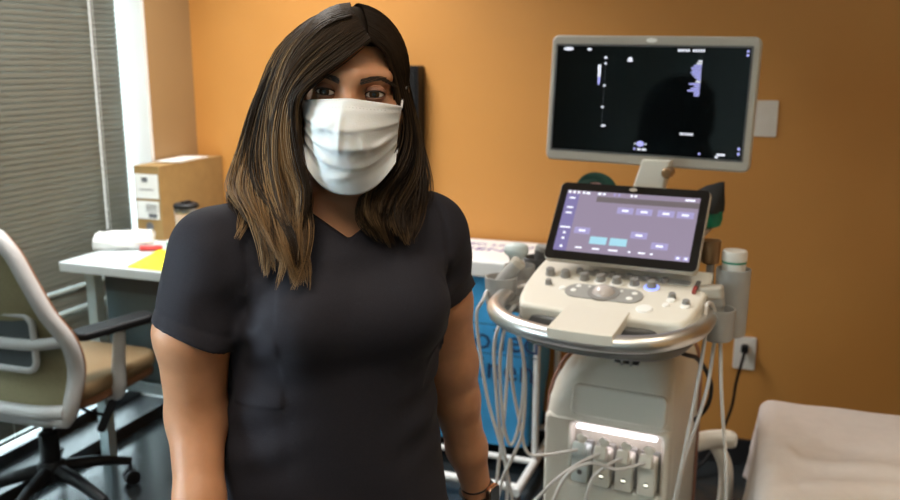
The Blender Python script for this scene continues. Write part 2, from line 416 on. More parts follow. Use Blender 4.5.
# ------------------------------------------------------------------ venetian blind
def venetian_blind():
    y0, y1 = 0.935, 2.915; xb = -2.51
    t = thing('window_blind', 'closed olive-beige slatted window blind beside the desk', 'blind', (xb, (y0 + y1) / 2, 0.14))
    L = y1 - y0; bm = bmesh.new()
    z = 0.185; k = 0
    while z < 2.36:
        tilt = R(70 + rng.normal(0, 0.8))
        if abs(z - 0.640) < 0.0108 or abs(z - 0.553) < 0.0108: tilt = R(30)
        if abs(z - 0.53) < 0.0108: tilt = R(52)
        w = 0.0255; prof = []
        for i in range(5):
            s = (i / 4 - 0.5); bow = 0.0022 * (1 - 4 * s * s)
            a = s * w
            # room-side edge lower; crowned towards the room
            prof.append((-a * math.cos(tilt) + bow * math.sin(tilt), a * math.sin(tilt) + bow * math.cos(tilt)))
        th = 0.0006; nx, nz = math.sin(tilt) * th, math.cos(tilt) * th
        zz = z - 0.14; sag = rng.normal(0, 0.0003)
        a_ = [bm.verts.new((px, -L / 2, zz + pz + sag)) for px, pz in prof] + [bm.verts.new((px - nx, -L / 2, zz + pz - nz + sag)) for px, pz in prof[::-1]]
        b_ = [bm.verts.new((px, L / 2, zz + pz - sag)) for px, pz in prof] + [bm.verts.new((px - nx, L / 2, zz + pz - nz - sag)) for px, pz in prof[::-1]]
        n = len(a_)
        for i in range(n): bm.faces.new((a_[i], a_[(i + 1) % n], b_[(i + 1) % n], b_[i]))
        bm.faces.new(a_); bm.faces.new(b_[::-1])
        z += 0.0215; k += 1
    from_bm('slats', bm, M['slat'], t, angle=60)
    box('head_rail', (0.045, L, 0.04), (0, 0, 2.395 - 0.14), M['slat'], t, bevel=0.003)
    box('bottom_rail', (0.025, L, 0.014), (0, 0, 0.160 - 0.14), M['slat'], t, bevel=0.004)
    bm = bmesh.new()
    for yy in (-0.85, -0.28, 0.28, 0.85):
        for xx in (-0.014, 0.0155):
            add_tube(bm, [(xx, yy, 0.02), (xx, yy, 2.25)], 0.0007, 5)
    from_bm('ladder_cord', bm, M['cordw'], t)
    # beaded pull chain hanging on the room side
    bm = bmesh.new()
    yc = 2.735 - (y0 + y1) / 2
    for i in range(215):
        zz = 0.70 + i * 0.0072
        bmesh.ops.create_icosphere(bm, subdivisions=1, radius=0.0033, matrix=TR((0.034 + 0.003 * (i % 2), yc + 0.0025 * ((i // 2) % 2), zz)))
    add_tube(bm, [(0.0355, yc + 0.001, 0.70), (0.0355, yc + 0.001, 2.25)], 0.0022, 6)
    o = from_bm('pull_cord', bm, M['cordw'], t); o['label'] = 'white beaded pull cord'
venetian_blind()

# ------------------------------------------------------------------ desk and what lies on it
DZ = 0.79
def desk():
    x0, x1, y0, y1 = -2.385, -1.345, 2.372, 3.03
    t = thing('desk', 'white desk on pale grey legs against the window wall', 'desk', ((x0 + x1) / 2, (y0 + y1) / 2, 0))
    w, d = x1 - x0, y1 - y0
    bm = bmesh.new(); add_prism(bm, rrect(w, d, 0.012, 4), 0.034, TR((0, 0, DZ - 0.034)), 0.004, 2)
    from_bm('tabletop', bm, M['desk'], t)
    for sx in (-1, 1):
        for sy in (-1, 1):
            box('leg', (0.042, 0.042, DZ - 0.034), (sx * (w / 2 - 0.065), sy * (d / 2 - 0.10), (DZ - 0.034) / 2), M['deskleg'], t, bevel=0.004)
    box('stretcher', (w - 0.17, 0.03, 0.035), (0, -0.175, 0.285), M['deskleg'], t, bevel=0.004)
    for sx in (-1, 1): box('side_rail', (0.03, d - 0.20, 0.03), (sx * (w / 2 - 0.065), 0, 0.285), M['deskleg'], t, bevel=0.003)
    o = box('modesty_panel', (w - 0.10, 0.016, 0.50), (0, -0.150, DZ - 0.034 - 0.25), M['bluegrey'], t, bevel=0.002); o['label'] = 'blue-grey panel under the desktop'
    o = box('drawer_box', (w - 0.14, 0.022, 0.10), (0, -0.170, DZ - 0.034 - 0.051), M['darkpanel'], t, bevel=0.004)
    bm = bmesh.new(); add_box(bm, (w - 0.22, 0.006, 0.008), (0, -0.183, DZ - 0.034 - 0.038), bevel=0.002)
    from_bm('drawer_groove', bm, M['black'], o)
desk()

def cardboard_box():
    rz = 0.0; sx, sy, sz = 0.125, 0.425, 0.300
    t = thing('cardboard_box', 'upright brown cardboard file box with two white labels on the desk', 'box', (-2.268 - sx / 2, 2.815 + sy / 2, DZ), rz)
    bm = bmesh.new(); add_box(bm, (sx, sy, sz), (0, 0, sz / 2), bevel=0.002)
    add_box(bm, (sx + 0.002, sy + 0.002, 0.004), (0, 0, sz - 0.004), bevel=0.001)
    from_bm('body', bm, M['card'], t)
    bm = bmesh.new()
    add_box(bm, (0.112, 0.0016, 0.098), (-0.002, -sy / 2 - 0.0012, 0.218))
    add_box(bm, (0.028, 0.0016, 0.018), (-0.01, -sy / 2 - 0.0024, 0.245), mi=1)
    add_box(bm, (0.07, 0.0016, 0.003), (-0.005, -sy / 2 - 0.0024, 0.205), mi=1); 
    o = from_bm('label_sticker', bm, [M['paper'], M['ink']], t, smooth=False); o['label'] = 'upper white label with a grey printed block'
    bm = bmesh.new()
    add_box(bm, (0.108, 0.0016, 0.072), (-0.003, -sy / 2 - 0.0012, 0.122))
    for i in range(4): add_box(bm, (0.05 + 0.01 * (i % 2), 0.0016, 0.0025), (0.015, -sy / 2 - 0.0024, 0.145 - i * 0.009), mi=1)
    add_box(bm, (0.04, 0.0016, 0.018), (0.02, -sy / 2 - 0.0024, 0.100), mi=1)
    o = from_bm('label_sticker', bm, [M['paper'], M['ink']], t, smooth=False); o['label'] = 'lower white label with printed lines'
    bm = bmesh.new(); add_lathe(bm, [(0.018, 0), (0.018, 0.002)], 20, TR((0.0, -sy / 2 + 0.0005, 0.055), (R(90), 0, 0)))
    from_bm('hand_hole', bm, M['ink'], t)
    # loose papers lying on top
    bm = bmesh.new()
    for i in range(3):
        add_box(bm, (0.10, 0.21, 0.0018), (rng.normal(0, .006), 0.02 + rng.normal(0, .02), sz + 0.0015 + i * 0.0021), (0, 0, rng.normal(0, .09)))
    ob = from_bm('paper_stack', bm, M['paper'], None, smooth=False)
    ob.location = t.location
    tag(ob, 'few loose white papers lying on top of the cardboard box', 'papers')
cardboard_box()

def towel_roll():
    t = thing('paper_roll', 'crumpled white roll of exam paper lying on the desk by the window', 'paper roll', (-2.315, 2.643, DZ), R(30))
    L = 0.20; bm = bmesh.new(); N, K = 26, 36; rings = []
    for i in range(N):
        u = i / (N - 1); ring = []
        for k in range(K):
            a = 2 * math.pi * k / K
            r_ = 0.036 + 0.0025 * math.sin(3 * a + 5 * u) + 0.0022 * math.sin(7 * a - 9 * u) + 0.0016 * math.sin(17 * u + 2 * a) + (0.003 if u > 0.9 else 0) * math.sin(4 * a)
            zz = max(r_ * math.sin(a), -0.032) + 0.033
            ring.append(bm.verts.new(((u - 0.5) * L + 0.01 * math.sin(a + 1) * (1 if u in (0, 1) else .3), r_ * math.cos(a) * 1.1, zz)))
        rings.append(ring)
    for a, b in zip(rings, rings[1:]):
        for k in range(K): bm.faces.new((a[k], a[(k + 1) % K], b[(k + 1) % K], b[k]))
    # rolled ends with a hollow core
    for end in (0, -1):
        prev = rings[end]; cx = prev[0].co.x; sgn = 1 if end == 0 else -1
        for rr, dx in ((0.72, 0.004), (0.45, -0.002), (0.36, 0.03)):
            cur = [bm.verts.new((cx + sgn * dx, v.co.y * rr, 0.033 + (v.co.z - 0.033) * rr)) for v in rings[end]]
            for k in range(K): bm.faces.new((prev[k], prev[(k + 1) % K], cur[(k + 1) % K], cur[k]))
            prev = cur
        bm.faces.new(prev)
    from_bm('sheet_roll', bm, M['paper'], t, angle=60)
towel_roll()

# yellow card, loose white sheet, red marker box and green strip on the desk
bm = bmesh.new(); add_prism(bm, [(-0.125, -0.012), (0.24, -0.02), (0.25, 0.26), (-0.20, 0.26)], 0.006, None, 0.0015)
o = from_bm('folder', bm, M['yellow']); o.location = (-1.965, 2.40, DZ); o.rotation_euler = (0, 0, 0)
tag(o, 'bright yellow card folder lying on the white desktop edge', 'folder')
bm = bmesh.new(); add_box(bm, (0.21, 0.297, 0.0012), (0, 0, 0.0007))
o = from_bm('paper_sheet', bm, M['paper'], smooth=False); o.location = (-1.93, 2.80, DZ); o.rotation_euler = (0, 0, R(-20))
tag(o, 'loose white sheet on the desk behind the yellow folder', 'paper')
t = thing('marker', 'small red marker on the desk in front of the paper roll', 'marker', (-2.205, 2.635, DZ), R(24))
lathe('barrel', [(0.003, 0), (0.0105, 0.001), (0.0105, 0.055), (0.008, 0.06)], M['red'], t, 16, TR((-0.025, 0, 0.0107), (0, R(90), 0)))
lathe('cap', [(0.008, 0), (0.0115, 0.001), (0.0115, 0.025), (0.009, 0.027)], M['red'], t, 16, TR((0.030, 0, 0.0117), (0, R(90), 0)))
t = thing('tape_dispenser', 'flat teal green stapler on the desk beside the paper roll', 'stapler', (-2.10, 2.735, DZ), R(28))
t.name = 'stapler'
bm = bmesh.new(); add_prism(bm, [(-0.075, 0), (0.08, 0), (0.085, 0.010), (-0.07, 0.012)], 0.03, TR((0, 0.015, 0), (R(90), 0, 0)), 0.002)
from_bm('base', bm, M['green'], t)
bm = bmesh.new(); add_prism(bm, [(-0.072, 0.013), (0.082, 0.0145), (0.08, 0.026), (0.0, 0.033), (-0.072, 0.024)], 0.026, TR((0, 0.013, 0), (R(90), 0, 0)), 0.003)
from_bm('arm', bm, M['green'], t)

def tumbler():
    m = bpy.data.materials.new('tumbler_gradient'); m.use_nodes = True; nt = m.node_tree; b = nt.nodes['Principled BSDF']
    tc = nt.nodes.new('ShaderNodeTexCoord'); sp_ = nt.nodes.new('ShaderNodeSeparateXYZ'); nt.links.new(tc.outputs['Object'], sp_.inputs[0])
    mr = nt.nodes.new('ShaderNodeMapRange'); mr.inputs['From Max'].default_value = 0.17; nt.links.new(sp_.outputs['Z'], mr.inputs['Value'])
    r = nt.nodes.new('ShaderNodeValToRGB'); e = r.color_ramp.elements
    e[0].color = (0.25, 0.55, 0.80, 1); e[1].color = (0.80, 0.55, 0.50, 1); k = e.new(0.55); k.color = (0.55, 0.62, 0.72, 1)
    nt.links.new(mr.outputs[0], r.inputs['Fac']); nt.links.new(r.outputs['Color'], b.inputs['Base Color']); b.inputs['Roughness'].default_value = 0.3
    t = thing('tumbler', 'blue and pink tumbler with a dark lid on the desk', 'tumbler', (-1.985, 2.60, DZ))
    lathe('body', [(0.030, 0), (0.033, 0.002), (0.043, 0.165), (0.043, 0.170)], m, t, 32)
    lathe('rim', [(0.0435, 0.170), (0.0445, 0.171), (0.0445, 0.186), (0.043, 0.187)], M['steel'], t, 32)
    bm = bmesh.new(); add_lathe(bm, [(0.040, 0.187), (0.0455, 0.188), (0.0455, 0.198), (0.040, 0.203), (0.02, 0.203)], 32)
    add_box(bm, (0.02, 0.04, 0.010), (0, 0, 0.206), bevel=0.003)
    from_bm('lid', bm, M['black'], t)
tumbler()

# ------------------------------------------------------------------ slim black panel on the back wall
t = thing('wall_speaker', 'tall slim black panel on the orange wall behind the woman', 'wall panel', (-1.375, YB - 0.036, 0.90))
bm = bmesh.new(); add_prism(bm, rrect(0.135, 0.58, 0.008, 4, 0, 0.29), 0.07, TR((0, 0.035, 0), (R(90), 0, 0)), 0.004)
from_bm('casing', bm, M['black'], t); t.name = 'wall_panel'
bm = bmesh.new(); add_prism(bm, rrect(0.115, 0.55, 0.006, 4, 0, 0.29), 0.006, TR((0, -0.034, 0), (R(90), 0, 0)), 0.002)
from_bm('front_cover', bm, M['black'], t)

# ------------------------------------------------------------------ office chair
def office_chair():
    t = thing('office_chair', 'tan office chair with pale grey frame by the window', 'office chair', (-2.225, 2.10, 0), R(2))
    # back shell outline seen from behind (x, z)
    zs = [0.395, 0.45, 0.55, 0.65, 0.75, 0.85, 0.93, 0.985]
    ws = [0.205, 0.222, 0.232, 0.232, 0.196, 0.155, 0.118, 0.075]
    def yb(z): return -0.135 - 0.10 * max(0, (z - 0.45)) + 0.05 * math.exp(-((z - 0.58) / 0.12) ** 2)
    side = catmull([(w, yb(z), z) for w, z in zip(ws, zs)], 5)
    left = [(-x, y, z) for x, y, z in side]
    loop = side + [(0.03, yb(0.995), 0.998), (-0.03, yb(0.995), 0.998)] + left[::-1] + [(-0.12, yb(0.39), 0.386), (0.12, yb(0.39), 0.386)]
    bm = bmesh.new(); add_tube(bm, loop, 0.025, 12, closed=True)
    bm2 = bmesh.new()
    from_bm('back_frame', bm, M['chairframe'], t)
    bm = bmesh.new(); loop2 = [(x * 1.03, y + 0.022, z) for x, y, z in loop]
    add_tube(bm, loop2, 0.011, 10, closed=True)
    o = from_bm('frame_edge', bm, M['seatedge'], t); o['label'] = 'brown front edge of the back frame'
    # mesh web
    bm = bmesh.new(); rows = []
    for (x, y, z) in side:
        rows.append([[bm.verts.new((x * s, y + 0.012 - 0.018 * (1 - s * s) + dy, z)) for s in np.linspace(-1, 1, 9)] for dy in (0, 0.004)])
    for a, b in zip(rows, rows[1:]):
        for l in (0, 1):
            for i in range(8): bm.faces.new((a[l][i], a[l][i + 1], b[l][i + 1], b[l][i]))
    from_bm('back_mesh', bm, M['mesh_tan'], t)
    # cross bars of the back support
    tube('back_bar', [(-0.225, yb(.64) - 0.012, 0.655), (-0.1, yb(.64) - 0.035, 0.640), (0.1, yb(.64) - 0.035, 0.640), (0.225, yb(.64) - 0.012, 0.655)], 0.019, M['chairframe'], t, flat=1.0)
    tube('back_bar', [(-0.212, yb(.43) - 0.012, 0.425), (-0.1, yb(.43) - 0.03, 0.418), (0.1, yb(.43) - 0.03, 0.418), (0.212, yb(.43) - 0.012, 0.425)], 0.024, M['chairframe'], t)
    bm = bmesh.new(); add_prism(bm, rrect(0.26, 0.17, 0.03, 5, 0, 0.645), 0.022, TR((0, yb(.64) - 0.012, 0), (R(90), 0, 0)), 0.006)
    lb = from_bm('lumbar_pad', bm, M['darkpanel'], t); lb['label'] = 'dark lumbar pad in a pale clip frame'
    bm = bmesh.new(); add_tube(bm, [(x, yb(.64) - 0.033, z) for x, z in rrect(0.26, 0.18, 0.035, 5, 0, 0.645)], 0.011, 8, closed=True)
    from_bm('clip_frame', bm, M['chairframe'], lb)
    # seat
    bm = bmesh.new()
    add_prism(bm, rrect(0.46, 0.43, 0.08, 8, 0.0, 0.125), 0.055, TR((0, 0, 0.432)), 0.024, 4)
    from_bm('seat', bm, M['seat'], t)
    bm = bmesh.new(); add_prism(bm, rrect(0.45, 0.42, 0.08, 8, 0.0, 0.125), 0.035, TR((0, 0, 0.405)), 0.012, 3)
    o = from_bm('seat_pan', bm, M['seatedge'], t); o['label'] = 'brown underside of the seat'
    # arms
    for s in (-1, 1):
        a = tube('armrest', [(s * 0.15, 0.10, 0.398), (s * 0.215, 0.09, 0.400), (s * 0.236, 0.085, 0.44), (s * 0.240, 0.09, 0.53), (s * 0.245, 0.10, 0.625)], [0.018, 0.021, 0.024, 0.022, 0.019], M['chairframe'], t, 12)
        bm = bmesh.new(); add_prism(bm, rrect(0.085, 0.265, 0.03, 6), 0.026, TR((s * (0.245 if s > 0 else 0.205), 0.075, 0.637), (R(3), 0, R(-24 if s > 0 else 8))), 0.009, 3)
        p = from_bm('arm_pad', bm, M['black'], a); p['label'] = 'black arm pad'
    # mechanism, lever, column
    bm = bmesh.new(); add_prism(bm, rrect(0.16, 0.24, 0.03, 4, 0, 0.06), 0.05, TR((0, 0, 0.352)), 0.01)
    from_bm('tilt_mechanism', bm, M['black'], t)
    lv = tube('tilt_lever', [(0.06, 0.05, 0.37), (0.13, 0.05, 0.345), (0.19, 0.06, 0.335)], 0.006, M['black'], t)
    bm = bmesh.new(); add_prism(bm, rrect(0.028, 0.115, 0.012, 4), 0.016, TR((0.20, 0.06, 0.335), (R(70), R(20), R(15))), 0.005)
    from_bm('lever_paddle', bm, M['black'], lv)
    lathe('gas_column', [(0.030, 0.155), (0.032, 0.16), (0.032, 0.27), (0.026, 0.275), (0.018, 0.278), (0.018, 0.36)], M['black'], t)
    # five star base
    lathe('hub', [(0.04, 0.10), (0.048, 0.105), (0.048, 0.155), (0.036, 0.172)], M['black'], t)
    for ang in (57, -12, -78, -140, 128):
        c, s = math.cos(R(ang)), math.sin(R(ang))
        bm = bmesh.new()
        add_tube(bm, catmull([(0.03 * c, 0.03 * s, 0.14), (0.15 * c, 0.15 * s, 0.122), (0.262 * c, 0.262 * s, 0.088)], 6), list(np.linspace(0.026, 0.017, 13)), 10, flat=0.9)
        lg = from_bm('leg', bm, M['black'], t)
        cx, cy = 0.262 * c, 0.262 * s
        bm = bmesh.new()
        for d in (-0.014, 0.014):
            add_lathe(bm, [(0.018, -0.009), (0.027, -0.007), (0.027, 0.007), (0.018, 0.009)], 20, TR((cx - s * d, cy + c * d, 0.0275), (R(90), 0, R(ang))))
        add_tube(bm, [(cx, cy, 0.028), (cx, cy, 0.09)], 0.007, 8)
        from_bm('caster', bm, M['black'], lg)
office_chair()

# ------------------------------------------------------------------ wall plates
def plate(name, label, cat, x, z, w=0.078, h=0.125):
    t = thing(name, label, cat, (x, YB, z))
    bm = bmesh.new(); add_prism(bm, rrect(w, h, 0.006, 4), 0.007, TR((0, 0, 0), (R(90), 0, 0)), 0.002)
    from_bm('cover_plate', bm, M['plate'], t)
    return t
t = plate('switch_plate', 'blank ivory switch plate on the orange wall beside the large monitor', 'switch', -0.030, 1.302)
bm = bmesh.new(); add_prism(bm, rrect(0.033, 0.066, 0.003, 3), 0.004, TR((0, -0.007, 0), (R(90), 0, 0)), 0.001)
from_bm('rocker', bm, M['plate'], t)
t = plate('wall_outlet', 'ivory wall outlet low on the orange wall with a black plug in it', 'outlet', -0.041, 0.444)
for dz in (-0.024, 0.024):
    bm = bmesh.new(); add_prism(bm, rrect(0.036, 0.034, 0.012, 5, 0, dz), 0.003, TR((0, -0.007, 0), (R(90), 0, 0)), 0.001)
    s = from_bm('socket', bm, M['plate'], t)
    bm = bmesh.new()
    for dx in (-0.006, 0.006): add_box(bm, (0.0025, 0.002, 0.009), (dx, -0.0105, dz + 0.003))
    from_bm('slot', bm, M['ink'], s)
t = thing('power_cord', 'black power cord plugged into the wall outlet behind the scanner', 'power cord', (-0.041, YB - 0.012, 0.468))
bm = bmesh.new(); add_prism(bm, rrect(0.026, 0.028, 0.008, 4), 0.034, TR((0, -0.001, 0), (R(90), 0, 0)), 0.005)
from_bm('plug', bm, M['black'], t)
tube('cord', [(0, -0.03, -0.006), (-0.004, -0.055, -0.03), (-0.02, -0.05, -0.12), (-0.035, -0.06, -0.24), (-0.10, -0.12, -0.40), (-0.20, -0.25, -0.4585), (-0.30, -0.42, -0.4615)], 0.0055, M['black'], t)

# ------------------------------------------------------------------ soiled-linen hamper
def hamper():
    x0, x1, y0, y1 = -1.27, -0.745, 2.865, 3.215
    cx, cy = (x0 + x1) / 2, (y0 + y1) / 2; w, d = x1 - x0, y1 - y0
    t = thing('linen_hamper', 'white-lidded linen hamper with a lettered blue bag against the orange wall', 'hamper', (cx, cy, 0))
    # tubular frame
    bm = bmesh.new()
    for s in (-1, 1):
        for yy in (-d / 2 + 0.012, d / 2 - 0.012):
            add_tube(bm, [(s * (w / 2 + 0.012), yy, 0.06), (s * (w / 2 + 0.012), yy, 0.735)], 0.012, 10)
        add_tube(bm, [(s * (w / 2 + 0.012), -d / 2 - 0.24, 0.06), (s * (w / 2 + 0.012), d / 2 - 0.012, 0.06)], 0.015, 10)
    add_tube(bm, [(-w / 2 - 0.012, -d / 2 - 0.20, 0.06), (w / 2 + 0.012, -d / 2 - 0.20, 0.06)], 0.015, 10)
    add_tube(bm, [(-w / 2 - 0.012, d / 2 - 0.03, 0.06), (w / 2 + 0.012, d / 2 - 0.03, 0.06)], 0.012, 10)
    add_tube(bm, [(-w / 2 - 0.012, -d / 2 + 0.012, 0.06), (w / 2 + 0.012, -d / 2 + 0.012, 0.06)], 0.012, 10)
    for s in (-1, 1): add_tube(bm, [(s * (w / 2 + 0.012), -d / 2 + 0.012, 0.73), (s * (w / 2 + 0.012), d / 2 - 0.012, 0.73)], 0.012, 10)
    from_bm('frame', bm, M['white_paint'], t)
    for s in (-1, 1):
        for yy in (-d / 2 - 0.22, d / 2 - 0.04):
            bm = bmesh.new()
            add_lathe(bm, [(0.012, -0.008), (0.021, -0.006), (0.021, 0.006), (0.012, 0.008)], 16, TR((s * (w / 2 + 0.012), yy, 0.0215), (0, R(90), 0)))
            add_tube(bm, [(s * (w / 2 + 0.012), yy, 0.024), (s * (w / 2 + 0.012), yy, 0.06)], 0.005, 8)
            from_bm('caster', bm, M['dgrey'], t)
    # bag
    bm = bmesh.new(); K = 96; rings = []
    zs = np.linspace(0.10, 0.742, 40)
    for z in zs:
        f = (z - 0.10) / 0.642; ring = []
        bl = rrect(w - 0.02, d - 0.02, 0.05, 23)
        for i, (x, y) in enumerate(bl):
            a = math.atan2(y, x)
            k = 0.93 + 0.07 * min(1, f * 2.2) + 0.012 * math.sin(9 * a + 3 * f) * (1 - 0.4 * f) + 0.008 * math.sin(23 * a - 5 * f)
            fold = 0.006 * math.sin(14 * z + 6 * a) + 0.004 * math.sin(37 * z - 9 * a)
            ring.append(bm.verts.new((x * (k + fold), y * (k + fold), z)))
        rings.append(ring)
    n = len(rings[0])
    for a, b in zip(rings, rings[1:]):
        for i in range(n): bm.faces.new((a[i], a[(i + 1) % n], b[(i + 1) % n], b[i]))
    bm.faces.new(rings[0][::-1]); bm.faces.new(rings[-1])
    bag = from_bm('bag', bm, M['linen_blue'], t); bag['label'] = 'blue bag with dark lettering'
    bm = bmesh.new()
    yy = -d / 2 - 0.002
    text_bm(bm, 'Soiled', 0.125, TR((0.135, yy, 0.515), (R(90), 0, 0)))
    text_bm(bm, 'Linen', 0.125, TR((0.135, yy, 0.405), (R(90), 0, 0)))
    for z in (0.572, 0.462): add_box(bm, (0.36, 0.0012, 0.003), (0.10, yy, z))
    from_bm('lettering', bm, M['navy'], bag, smooth=False)
    # lid
    bm = bmesh.new(); add_prism(bm, rrect(w + 0.05, d + 0.02, 0.02, 5), 0.062, TR((0, 0, 0.744)), 0.010, 3)
    lid = from_bm('lid', bm, M['white_paint'], t); lid['label'] = 'white lid with purple lettering'
    bm = bmesh.new()
    text_bm(bm, 'SOILED LINEN', 0.052, TR((0.00, 0.085, 0.8068)), xscale=1.15)
    text_bm(bm, 'LINEN', 0.07, TR((-0.03, 0.000, 0.8068)), xscale=1.35, depth=0.0006)
    from_bm('lid_lettering', bm, M['purple'], lid, smooth=False)
hamper()

# ------------------------------------------------------------------ exam bed and sheet
BX0, BX1, BY0, BY1, BZ = 0.066, 2.05, 1.72, 2.475, 0.56
t = thing('exam_bed', 'low exam bed under the white sheet in the right corner', 'exam bed', ((BX0 + BX1) / 2, (BY0 + BY1) / 2, 0))
bw, bd = BX1 - BX0, BY1 - BY0
bm = bmesh.new(); add_prism(bm, rrect(bw - 0.02, bd - 0.02, 0.05, 6), 0.10, TR((0, 0, BZ - 0.115)), 0.03, 4)
from_bm('mattress', bm, M['vinyl'], t)
box('base_cabinet', (bw - 0.35, bd - 0.16, 0.34), (0.05, 0, 0.105 + 0.17), M['black'], t, bevel=0.01)
box('plinth', (bw - 0.45, bd - 0.24, 0.105), (0.05, 0, 0.0525), M['black'], t, bevel=0.005)
def sheet():
    N1, N2 = 150, 110
    ov = 0.30
    xs = np.concatenate([np.linspace(-ov, 0.10, 60), np.linspace(0.10, bw, N1 - 60)[1:]])
    ys = np.linspace(-0.22, bd + 0.20, N2)
    X, Y = np.meshgrid(xs, ys, indexing='ij')
    dx = np.maximum(0, -X); dy = np.maximum(np.maximum(0, -Y), Y - bd)
    r = 0.045
    def drape(d):
        a = np.clip(d / r, 0, math.pi / 2)
        return np.where(d < r * math.pi / 2, r * np.sin(a), r), np.where(d < r * math.pi / 2, r * (1 - np.cos(a)), r + (d - r * math.pi / 2))
    ox, zx = drape(dx); oy, zy = drape(dy)
    drop = np.maximum(zx, zy) + 0.12 * np.minimum(zx, zy)
    PX = np.where(X < 0, 0.045 - ox, X + 0.045 * (1 - np.clip(X / 0.1, 0, 1))) - 0.045
    sgn = np.where(Y < 0, -1, 1)
    PY = np.clip(Y, 0, bd) + sgn * oy * (dy > 0)
    hang = np.clip((drop - 0.05) / 0.25, 0, 1)
    PX = PX - hang * (dx > 0) * (0.012 + 0.020 * np.sin(Y * 17 + 0.8) + 0.012 * np.sin(Y * 39)) - (dx > 0) * hang * 0.03 * np.exp(-((Y - bd + 0.20) / 0.07) ** 2)
    PY = PY + sgn * hang * (dy > 0) * (0.015 + 0.02 * np.sin(X * 14) + 0.01 * np.sin(X * 37))
    wr = 0.010 * np.sin(9 * X + 6 * Y + 1.3 * np.sin(5 * Y)) + 0.007 * np.sin(21 * X - 13 * Y + 2 * np.sin(4 * X)) + 0.005 * np.abs(np.sin(16 * Y + 5 * np.sin(6 * X)))
    wr += 0.014 * np.exp(-((Y - 0.45 + 0.25 * X + 0.03 * np.sin(12 * X)) / 0.035) ** 2) + 0.012 * np.exp(-((Y - 0.22 - 0.12 * np.sin(3 * X)) / 0.03) ** 2)
    wr += 0.012 * np.exp(-((X - 0.30 - 0.3 * Y) / 0.03) ** 2)
    wr *= (0.25 + 0.75 * np.clip((X - 0.02) / 0.14, 0, 1)) * (0.3 + 0.7 * np.clip((bd - 0.05 - Y) / 0.2, 0, 1))
    flat = np.clip(1 - drop / 0.06, 0, 1)
    PZ = BZ - drop + wr * (0.35 + 0.65 * flat) * 0.8
    low = 0.9
    v = np.stack([BX0 + PX, BY0 + PY, PZ], -1).reshape(-1, 3)
    n1, n2 = X.shape; idx = np.arange(n1 * n2).reshape(n1, n2)
    f = np.stack([idx[:-1, :-1], idx[1:, :-1], idx[1:, 1:], idx[:-1, 1:]], -1).reshape(-1, 4)
    c = v.mean(0)
    o = from_np('bed_sheet', v - np.array([c[0], c[1], 0]), f, M['sheet'])
    o.location = (c[0], c[1], 0)
    s = o.modifiers.new('thickness', 'SOLIDIFY'); s.thickness = 0.002; s.offset = 1
    tag(o, 'rumpled white sheet draped over the exam bed', 'sheet')
sheet()

# ------------------------------------------------------------------ ultrasound scanner
MX, MY, _ = room(0.405, 1.987)
MROT = YAW - R(25.7)
us = thing('ultrasound_scanner', 'cream ultrasound scanner on wheels with a touch panel and a large monitor', 'ultrasound machine', (MX, MY, 0), MROT)

loft_rr('body', [(0.13, -0.180, 0.126, 0.040, 0.42, 0.04), (0.16, -0.186, 0.132, 0.034, 0.425, 0.04), (0.610, -0.186, 0.132, 0.034, 0.425, 0.04), (0.622, -0.186, 0.132, 0.004, 0.425, 0.035),
                 (0.66, -0.183, 0.131, 0.007, 0.425, 0.04), (0.70, -0.175, 0.127, 0.018, 0.42, 0.05), (0.735, -0.162, 0.120, 0.042, 0.41, 0.06), (0.762, -0.143, 0.108, 0.078, 0.40, 0.07),
                 (0.782, -0.115, 0.090, 0.125, 0.38, 0.07), (0.792, -0.08, 0.06, 0.17, 0.35, 0.05)], M['cream'], us, 8)
# front fascia with the connector bay cut through it
def ring_plate(name, outer, inner, y0, y1, m, parent, bev=0.008):
    bm = bmesh.new(); n = len(outer)
    def ring(poly, y): return [bm.verts.new((x, y, z)) for x, z in poly]
    def off(poly, d):
        cx = sum(p[0] for p in poly) / n; cz = sum(p[1] for p in poly) / n
        hw = max(p[0] for p in poly) - cx; hh = max(p[1] for p in poly) - cz
        return [(cx + (x - cx) * (1 + d / hw), cz + (z - cz) * (1 + d / hh)) for x, z in poly]
    seq = [ring(outer, y1), ring(outer, y0 + bev), ring(off(outer, -bev * 0.4), y0 + bev * 0.3), ring(off(outer, -bev), y0),
           ring(off(inner, bev), y0), ring(off(inner, bev * 0.4), y0 + bev * 0.3), ring(inner, y0 + bev), ring(inner, y1)]
    for a, b in zip(seq, seq[1:] + seq[:1]):
        for i in range(n): bm.faces.new((a[i], a[(i + 1) % n], b[(i + 1) % n], b[i]))
    return from_bm(name, bm, m, parent)
fascia = ring_plate('fascia', rrect(0.316, 0.470, 0.014, 8, -0.027, 0.395), rrect(0.224, 0.156, 0.012, 8, 0.000, 0.532), 0.002, 0.045, M['cream'], us, 0.010)
bm = bmesh.new(); add_prism(bm, rrect(0.236, 0.078, 0.018, 6, 0.0, 0.039), 0.024, TR((0.002, 0.019, 0.634), (R(79), 0, 0)), 0.007, 3)
o = from_bm('cover_panel', bm, M['cream'], us)
box('bay_backing', (0.22, 0.006, 0.156), (0.0, 0.036, 0.532), M['bezel'], us, bevel=0)
bm = bmesh.new(); add_box(bm, (0.200, 0.012, 0.006), (0.0, 0.008, 0.6055), bevel=0.002)
o = from_bm('light_strip', bm, M['led'], us); o['label'] = 'white light strip over the connector ports'
bm = bmesh.new()
for i in range(4): add_box(bm, (0.046, 0.012, 0.100), (-0.083 + 0.0555 * i, 0.028, 0.515), bevel=0.003)
from_bm('port_sockets', bm, M['grey'], us)
tube('trim', [(-0.190, 0.05, 0.16), (-0.1915, 0.05, 0.40), (-0.191, 0.05, 0.62), (-0.186, 0.058, 0.68), (-0.170, 0.082, 0.735), (-0.148, 0.110, 0.765)], 0.004, M['trimbrown'], us)
